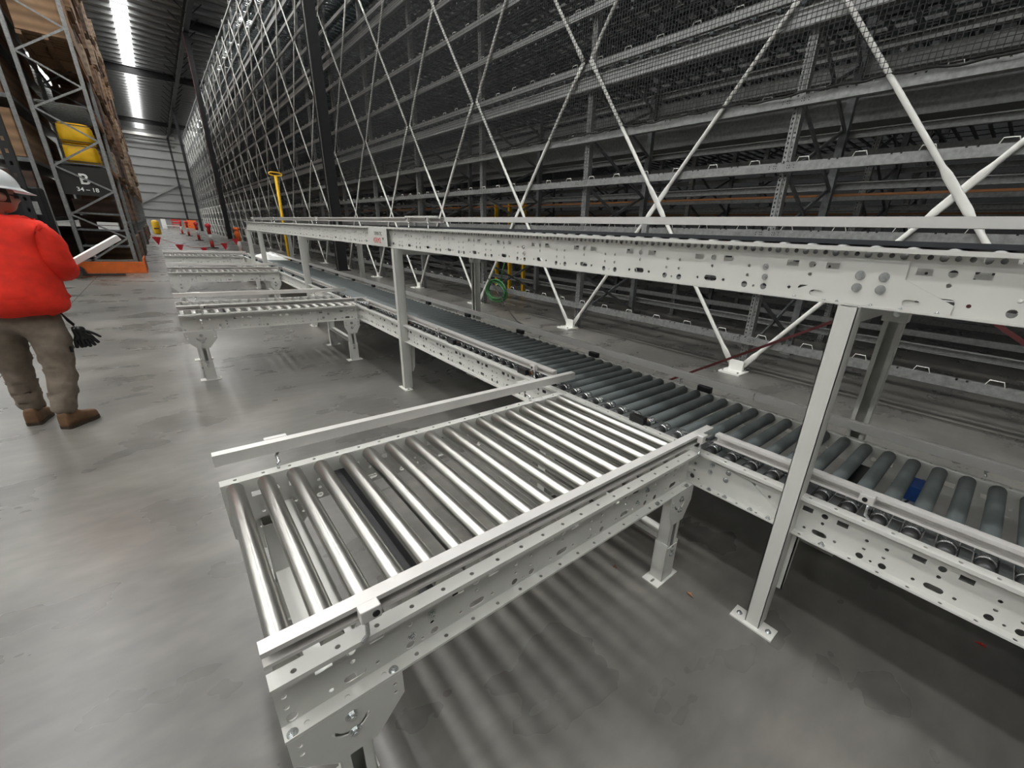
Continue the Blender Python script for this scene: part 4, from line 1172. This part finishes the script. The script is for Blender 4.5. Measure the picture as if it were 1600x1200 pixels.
# ================================================================ PERSON
pr = thing('person', 'worker seen from behind in an orange-red shirt, brown trousers and white hard hat', 'person', (-0.92, 5.0, 0))
HC = Vector((-0.80, 5.02, 1.715))      # head centre
face = Vector((0.86, 0.50, -0.06)).normalized()
side = Vector((0, 0, 1)).cross(face).normalized()   # to the left of the face
J = dict(pel=(-0.93, 5.00, 0.98), sp1=(-0.92, 5.0, 1.14), sp2=(-0.90, 5.01, 1.32), ch=(-0.885, 5.02, 1.46), nk=(-0.86, 5.02, 1.565), hd=tuple(HC),
         shr=(-0.685, 5.0, 1.485), elr=(-0.625, 4.98, 1.225), wrr=(-0.63, 5.22, 1.165), har=(-0.615, 5.31, 1.185),
         shl=(-1.085, 5.05, 1.485), ell=(-1.19, 5.10, 1.22), wrl=(-1.03, 5.30, 1.14), hal=(-0.97, 5.37, 1.16),
         hipr=(-0.825, 4.985, 0.93), knr=(-0.80, 4.93, 0.50), anr=(-0.86, 4.84, 0.11),
         hipl=(-1.035, 5.01, 0.93), knl=(-1.045, 5.08, 0.51), anl=(-1.06, 5.10, 0.11))
def chain(names, radii, extra=None):
    pts = [J[n] for n in names]; return pts
# the body: one continuous surface
names = list(J); idx = {n: i for i, n in enumerate(names)}
ed = [('pel', 'sp1'), ('sp1', 'sp2'), ('sp2', 'ch'), ('ch', 'nk'), ('nk', 'hd'), ('ch', 'shr'), ('shr', 'elr'), ('elr', 'wrr'), ('wrr', 'har'), ('ch', 'shl'), ('shl', 'ell'), ('ell', 'wrl'), ('wrl', 'hal'),
      ('pel', 'hipr'), ('hipr', 'knr'), ('knr', 'anr'), ('pel', 'hipl'), ('hipl', 'knl'), ('knl', 'anl')]
rad = dict(pel=0.13, sp1=0.13, sp2=0.14, ch=0.13, nk=0.058, hd=0.075, shr=0.065, elr=0.045, wrr=0.030, har=0.034, shl=0.065, ell=0.045, wrl=0.030, hal=0.034, hipr=0.085, knr=0.058, anr=0.042, hipl=0.085, knl=0.058, anl=0.042)
skin('body', [J[n] for n in names], [(idx[a], idx[b_]) for a, b_ in ed], [rad[n] for n in names], M['skin'], pr, 2, idx['pel'])
# head with a face
b = MB(); vs = []; fs = []; nr, ns = 18, 24
for i in range(nr+1):
    th = PI*i/nr
    for q in range(ns):
        ph = 2*PI*q/ns
        fx = math.sin(th)*math.cos(ph); sx_ = math.sin(th)*math.sin(ph); zz = math.cos(th)
        p = Vector((fx*0.100, sx_*0.076, zz*0.118))
        if zz < -0.2: p.x += 0.012*(-zz-0.2); p.y *= 1-0.28*(-zz-0.2)      # jaw
        fr = max(0, fx)
        nose = math.exp(-((sx_/0.16)**2+((zz+0.12)/0.22)**2))*fr
        p.x += 0.024*nose
        brow = math.exp(-(((zz-0.16)/0.10)**2))*fr*math.exp(-(sx_/0.6)**2); p.x += 0.006*brow
        for es in (-1, 1): p.x -= 0.010*math.exp(-(((sx_-es*0.36)/0.16)**2+((zz-0.03)/0.10)**2))*fr
        p.x += 0.006*math.exp(-((sx_/0.3)**2+((zz+0.46)/0.07)**2))*fr; p.x -= 0.004*math.exp(-((sx_/0.3)**2+((zz+0.52)/0.03)**2))*fr
        p.x += 0.010*math.exp(-((sx_/0.3)**2+((zz+0.78)/0.14)**2))*fr
        vs.append(HC + face*p.x + side*p.y + Vector((0, 0, p.z)))
for i in range(nr):
    for q in range(ns): fs.append((i*ns+q, i*ns+(q+1) % ns, (i+1)*ns+(q+1) % ns, (i+1)*ns+q))
b.add(vs, fs, True)
for es in (-1, 1):
    e = HC+side*es*0.078-face*0.008-Vector((0, 0, 0.012))
    b.lathe(e-side*es*0.006, e+side*es*0.02, [(0, 0.022), (0.010, 0.030), (0.018, 0.027), (0.022, 0.012)], 14)
b.build('head', M['skin'], pr)
b = MB()
for es in (-1, 1):
    e = HC+side*es*0.032+face*0.082+Vector((0, 0, 0.006))
    b.obox(e, (side, face, (0, 0, 1)), (0.027, 0.010, 0.018))
    b.bar(e+side*es*0.025, HC+side*es*0.079+Vector((0, 0, 0.008)), 0.006, 0.008)
b.build('dark_glasses', M['black'], pr, bevel=0.003)
# hair under the hat
b = MB(); vs = []; fs = []
for i in range(9):
    th = PI*(0.16+0.46*i/8)
    for q in range(ns):
        ph = 2*PI*q/ns
        fx = math.sin(th)*math.cos(ph)
        k_ = 1.05 if fx < 0.35 else 0.93
        vs.append(HC + face*math.sin(th)*math.cos(ph)*0.102*k_ + side*math.sin(th)*math.sin(ph)*0.079*k_ + Vector((0, 0, math.cos(th)*0.122)))
for i in range(8):
    for q in range(ns): fs.append((i*ns+q, i*ns+(q+1) % ns, (i+1)*ns+(q+1) % ns, (i+1)*ns+q))
b.add(vs, fs, True); b.build('hair', M['hair'], pr)
# hard hat: shell with ridge, brim with peak
b = MB(); vs = []; fs = []; n1, n2 = 12, 32
hc = HC+Vector((0, 0, 0.058))
for i in range(n1+1):
    t_ = i/n1
    for q in range(n2):
        ph = 2*PI*q/n2
        if t_ < 0.85:
            u_ = t_/0.85; r = math.sin(u_*PI/2); zz = 0.128*math.cos(u_*PI/2)
            rx, ry_ = 0.135*r, 0.112*r
            if abs(math.sin(ph)) < 0.25 and u_ < 0.9: zz += 0.006
        else:
            v_ = (t_-0.85)/0.15; zz = -0.004-0.010*v_
            peak = max(0, math.cos(ph))**2
            rx = 0.135+(0.012+0.062*peak)*v_; ry_ = 0.112+0.014*v_; zz -= 0.016*peak*v_
        vs.append(hc + face*rx*math.cos(ph) + side*ry_*math.sin(ph) + Vector((0, 0, zz)))
for i in range(n1):
    for q in range(n2): fs.append((i*n2+q, i*n2+(q+1) % n2, (i+1)*n2+(q+1) % n2, (i+1)*n2+q))
nv_ = len(vs)
b.add(vs, fs, True)
hat = b.build('hard_hat', M['hat'], pr)
md = hat.modifiers.new('thick', 'SOLIDIFY'); md.thickness = 0.004
# hands with fingers
def hand(wr, tip, palm_n, thumb_s, name):
    wr, tip = Vector(wr), Vector(tip); d = (tip-wr).normalized(); nrm = Vector(palm_n); nrm = (nrm-d*nrm.dot(d)).normalized(); sd = d.cross(nrm)
    pts = [wr, wr+d*0.045, wr+d*0.085]; rr = [(0.028, 0.024), (0.036, 0.018), (0.038, 0.015)]
    eds = [(0, 1), (1, 2)]
    for fi, (off, L) in enumerate(((-0.030, 0.070), (-0.010, 0.080), (0.011, 0.076), (0.030, 0.060))):
        a = wr+d*0.088+sd*off
        c1 = a+d*L*0.45+nrm*L*0.12; c2 = c1+d*L*0.12+nrm*L*0.40; c3 = c2-d*L*0.22+nrm*L*0.16
        i0 = len(pts); pts += [a, c1, c2, c3]; rr += [(0.0095,)*2, (0.009,)*2, (0.0082,)*2, (0.007,)*2]; eds += [(2, i0), (i0, i0+1), (i0+1, i0+2), (i0+2, i0+3)]
    a = wr+d*0.03+sd*thumb_s*0.034; i0 = len(pts)
    pts += [a, a+d*0.035+sd*thumb_s*0.012+nrm*0.018, a+d*0.055+nrm*0.042]; rr += [(0.012,)*2, (0.010,)*2, (0.008,)*2]; eds += [(1, i0), (i0, i0+1), (i0+1, i0+2)]
    return skin(name, [tuple(p) for p in pts], eds, rr, M['skin'], pr, 2, 0)
hand(J['wrr'], J['har'], (0.15, -0.25, 1), -1, 'hand')
hand(J['wrl'], J['hal'], (0.15, -0.25, 1), 1, 'hand')
# shirt
sn = ['hem', 'w1', 'sp1', 'sp2', 'ch', 'col', 'shr', 'ear', 'elr', 'cfr', 'shl', 'eal', 'ell', 'cfl']
SP = dict(hem=(-0.885, 5.0, 0.855), w1=(-0.885, 5.0, 1.0), sp1=(-0.875, 5.0, 1.15), sp2=(-0.865, 5.01, 1.34), ch=(-0.86, 5.015, 1.49), col=(-0.845, 5.02, 1.59),
          shr=(-0.668, 5.0, 1.515), ear=(-0.625, 4.985, 1.36), elr=(-0.610, 4.98, 1.215), cfr=(-0.63, 5.19, 1.165), shl=(-1.06, 5.04, 1.515), eal=(-1.14, 5.07, 1.36), ell=(-1.19, 5.10, 1.22), cfl=(-1.04, 5.28, 1.145))
sr_ = dict(hem=(0.285, 0.20), w1=(0.280, 0.20), sp1=(0.272, 0.19), sp2=(0.265, 0.18), ch=(0.225, 0.155), col=(0.085, 0.078), shr=(0.105, 0.105), ear=(0.100, 0.100), elr=(0.092, 0.092), cfr=(0.066, 0.066), shl=(0.088, 0.088), eal=(0.080, 0.080), ell=(0.076, 0.076), cfl=(0.058, 0.058))
si = {n: i for i, n in enumerate(sn)}
se = [('hem', 'w1'), ('w1', 'sp1'), ('sp1', 'sp2'), ('sp2', 'ch'), ('ch', 'col'), ('ch', 'shr'), ('shr', 'ear'), ('ear', 'elr'), ('elr', 'cfr'), ('ch', 'shl'), ('shl', 'eal'), ('eal', 'ell'), ('ell', 'cfl')]
skin('shirt', [SP[n] for n in sn], [(si[a], si[c]) for a, c in se], [sr_[n] for n in sn], M['shirt'], pr, 3, 0, 0.014, 22)
# trousers
tn = ['wa', 'se', 'hr', 'tr', 'kr', 'cr', 'ar', 'hl', 'tl', 'kl', 'cl', 'al']
TP = dict(wa=(-0.90, 5.0, 1.00), se=(-0.90, 5.0, 0.90), hr=(-0.795, 4.985, 0.80), tr=(-0.795, 4.955, 0.64), kr=(-0.80, 4.93, 0.47), cr=(-0.83, 4.88, 0.28), ar=(-0.86, 4.845, 0.105),
          hl=(-1.035, 5.02, 0.80), tl=(-1.04, 5.05, 0.64), kl=(-1.045, 5.08, 0.47), cl=(-1.05, 5.09, 0.28), al=(-1.055, 5.10, 0.105))
tr_ = dict(wa=(0.225, 0.15), se=(0.24, 0.165), hr=(0.132, 0.138), tr=(0.114, 0.116), kr=(0.088, 0.090), cr=(0.080, 0.084), ar=(0.070, 0.074), hl=(0.130, 0.136), tl=(0.112, 0.114), kl=(0.088, 0.090), cl=(0.080, 0.084), al=(0.070, 0.074))
ti_ = {n: i for i, n in enumerate(tn)}
te = [('wa', 'se'), ('se', 'hr'), ('hr', 'tr'), ('tr', 'kr'), ('kr', 'cr'), ('cr', 'ar'), ('se', 'hl'), ('hl', 'tl'), ('tl', 'kl'), ('kl', 'cl'), ('cl', 'al')]
skin('trousers', [TP[n] for n in tn], [(ti_[a], ti_[c]) for a, c in te], [tr_[n] for n in tn], M['trouser'], pr, 3, 0, 0.0115, 42)
MB().obox((-0.712, 4.93, 0.615), ((0.35, -0.9, 0), (0.9, 0.35, 0), (0, 0, 1)), (0.035, 0.006, 0.022)).build('pocket_patch', M['black'], pr)
# boots
def boot(an, toe_dir, name):
    an = Vector(an); d = Vector((*toe_dir, 0)).normalized(); s = Vector((-d.y, d.x, 0))
    b = MB(); prof = [(-0.085, 0.030, 0.10), (-0.075, 0.042, 0.125), (-0.03, 0.045, 0.13), (0.03, 0.044, 0.125), (0.07, 0.046, 0.095), (0.12, 0.052, 0.075), (0.17, 0.050, 0.065), (0.20, 0.038, 0.055), (0.213, 0.02, 0.045)]
    n = 14; vs = []; fs = []
    for t_, hw_, ht in prof:
        t_ *= 0.88
        for q in range(n):
            a = PI*q/(n-1)
            vs.append(Vector((an.x, an.y, 0.022))+d*t_+s*hw_*math.copysign(abs(math.cos(a))**0.6, math.cos(a))+Vector((0, 0, ht*max(0, math.sin(a))**0.7)))
    for i in range(len(prof)-1):
        for q in range(n): fs.append((i*n+q, i*n+(q+1) % n, (i+1)*n+(q+1) % n, (i+1)*n+q))
    sm = [True]*len(fs); fs += [tuple(range(n)), tuple(reversed(range((len(prof)-1)*n, len(prof)*n)))]; sm += [False]*2
    b.add(vs, fs, sm); bo = b.build(name, M['boot'], pr)
    b = MB(); vs = []
    m_ = len(prof)
    ring = [(t_*0.88, hw_*1.06) for t_, hw_, _ in prof]+[(t_*0.88, -hw_*1.06) for t_, hw_, _ in reversed(prof)]
    lo = [Vector((an.x, an.y, 0.0))+d*t_+s*w_ for t_, w_ in ring]; hi = [v+Vector((0, 0, 0.03)) for v in lo]
    k_ = len(ring)
    b.add(lo+hi, [tuple(range(k_)), tuple(reversed(range(k_, 2*k_)))]+[(i, (i+1) % k_, k_+(i+1) % k_, k_+i) for i in range(k_)])
    b.build('sole', M['sole'], bo)
boot((-0.835, 4.865, 0), (0.60, 0.80), 'boot')
boot((-1.058, 5.10, 0), (0.15, 0.99), 'boot')
# gloves clipped to the belt, and the white bar in the hand
t = thing('glove_pair', 'pair of black work gloves hanging from the belt of the worker', 'gloves', (-0.62, 4.93, 0.62))
MB().tube([(-0.70, 4.95, 0.90), (-0.67, 4.945, 0.845), (-0.645, 4.94, 0.80)], 0.006, 6).tube([(-0.695, 4.955, 0.90), (-0.675, 4.95, 0.83), (-0.65, 4.945, 0.79)], 0.006, 6).build('clip_strap', M['black'], t)
for gi, (dx, dy) in enumerate(((0, 0), (-0.03, 0.02))):
    p0 = Vector((-0.642+dx*0.6, 4.94+dy, 0.795)); d = Vector((0.30, -0.05, -0.95)).normalized() if gi == 0 else Vector((0.12, 0.0, -0.99)).normalized()
    sd = Vector((0.95, 0.1, 0.30)).normalized()
    pts = [p0, p0+d*0.05, p0+d*0.10]; rr = [(0.036, 0.024), (0.042, 0.026), (0.050, 0.026)]; eds = [(0, 1), (1, 2)]
    for off, L, sp_ in ((-0.028, 0.065, -0.2), (-0.009, 0.075, -0.05), (0.011, 0.075, 0.08), (0.030, 0.065, 0.25)):
        i0 = len(pts); a = p0+d*0.112+sd*off
        pts += [a, a+d*L*0.5+sd*sp_*0.03, a+d*L+sd*sp_*0.06]; rr += [(0.0145,)*2, (0.0135,)*2, (0.012,)*2]; eds += [(2, i0), (i0, i0+1), (i0+1, i0+2)]
    a = p0+d*0.06+sd*0.03; i0 = len(pts)
    pts += [a, a+d*0.04+sd*0.03, a+d*0.08+sd*0.05]; rr += [(0.012,)*2, (0.011,)*2, (0.009,)*2]; eds += [(1, i0), (i0, i0+1), (i0+1, i0+2)]
    skin('glove', [tuple(p) for p in pts], eds, rr, M['black'], t, 2, 0)
tag(MB().bar((-0.645, 5.26, 1.195), (-0.270, 5.42, 1.445), 0.045, 0.045).build('white_bar', M['white'], bevel=0.004), 'white square bar held out in the right hand of the worker', 'bar')
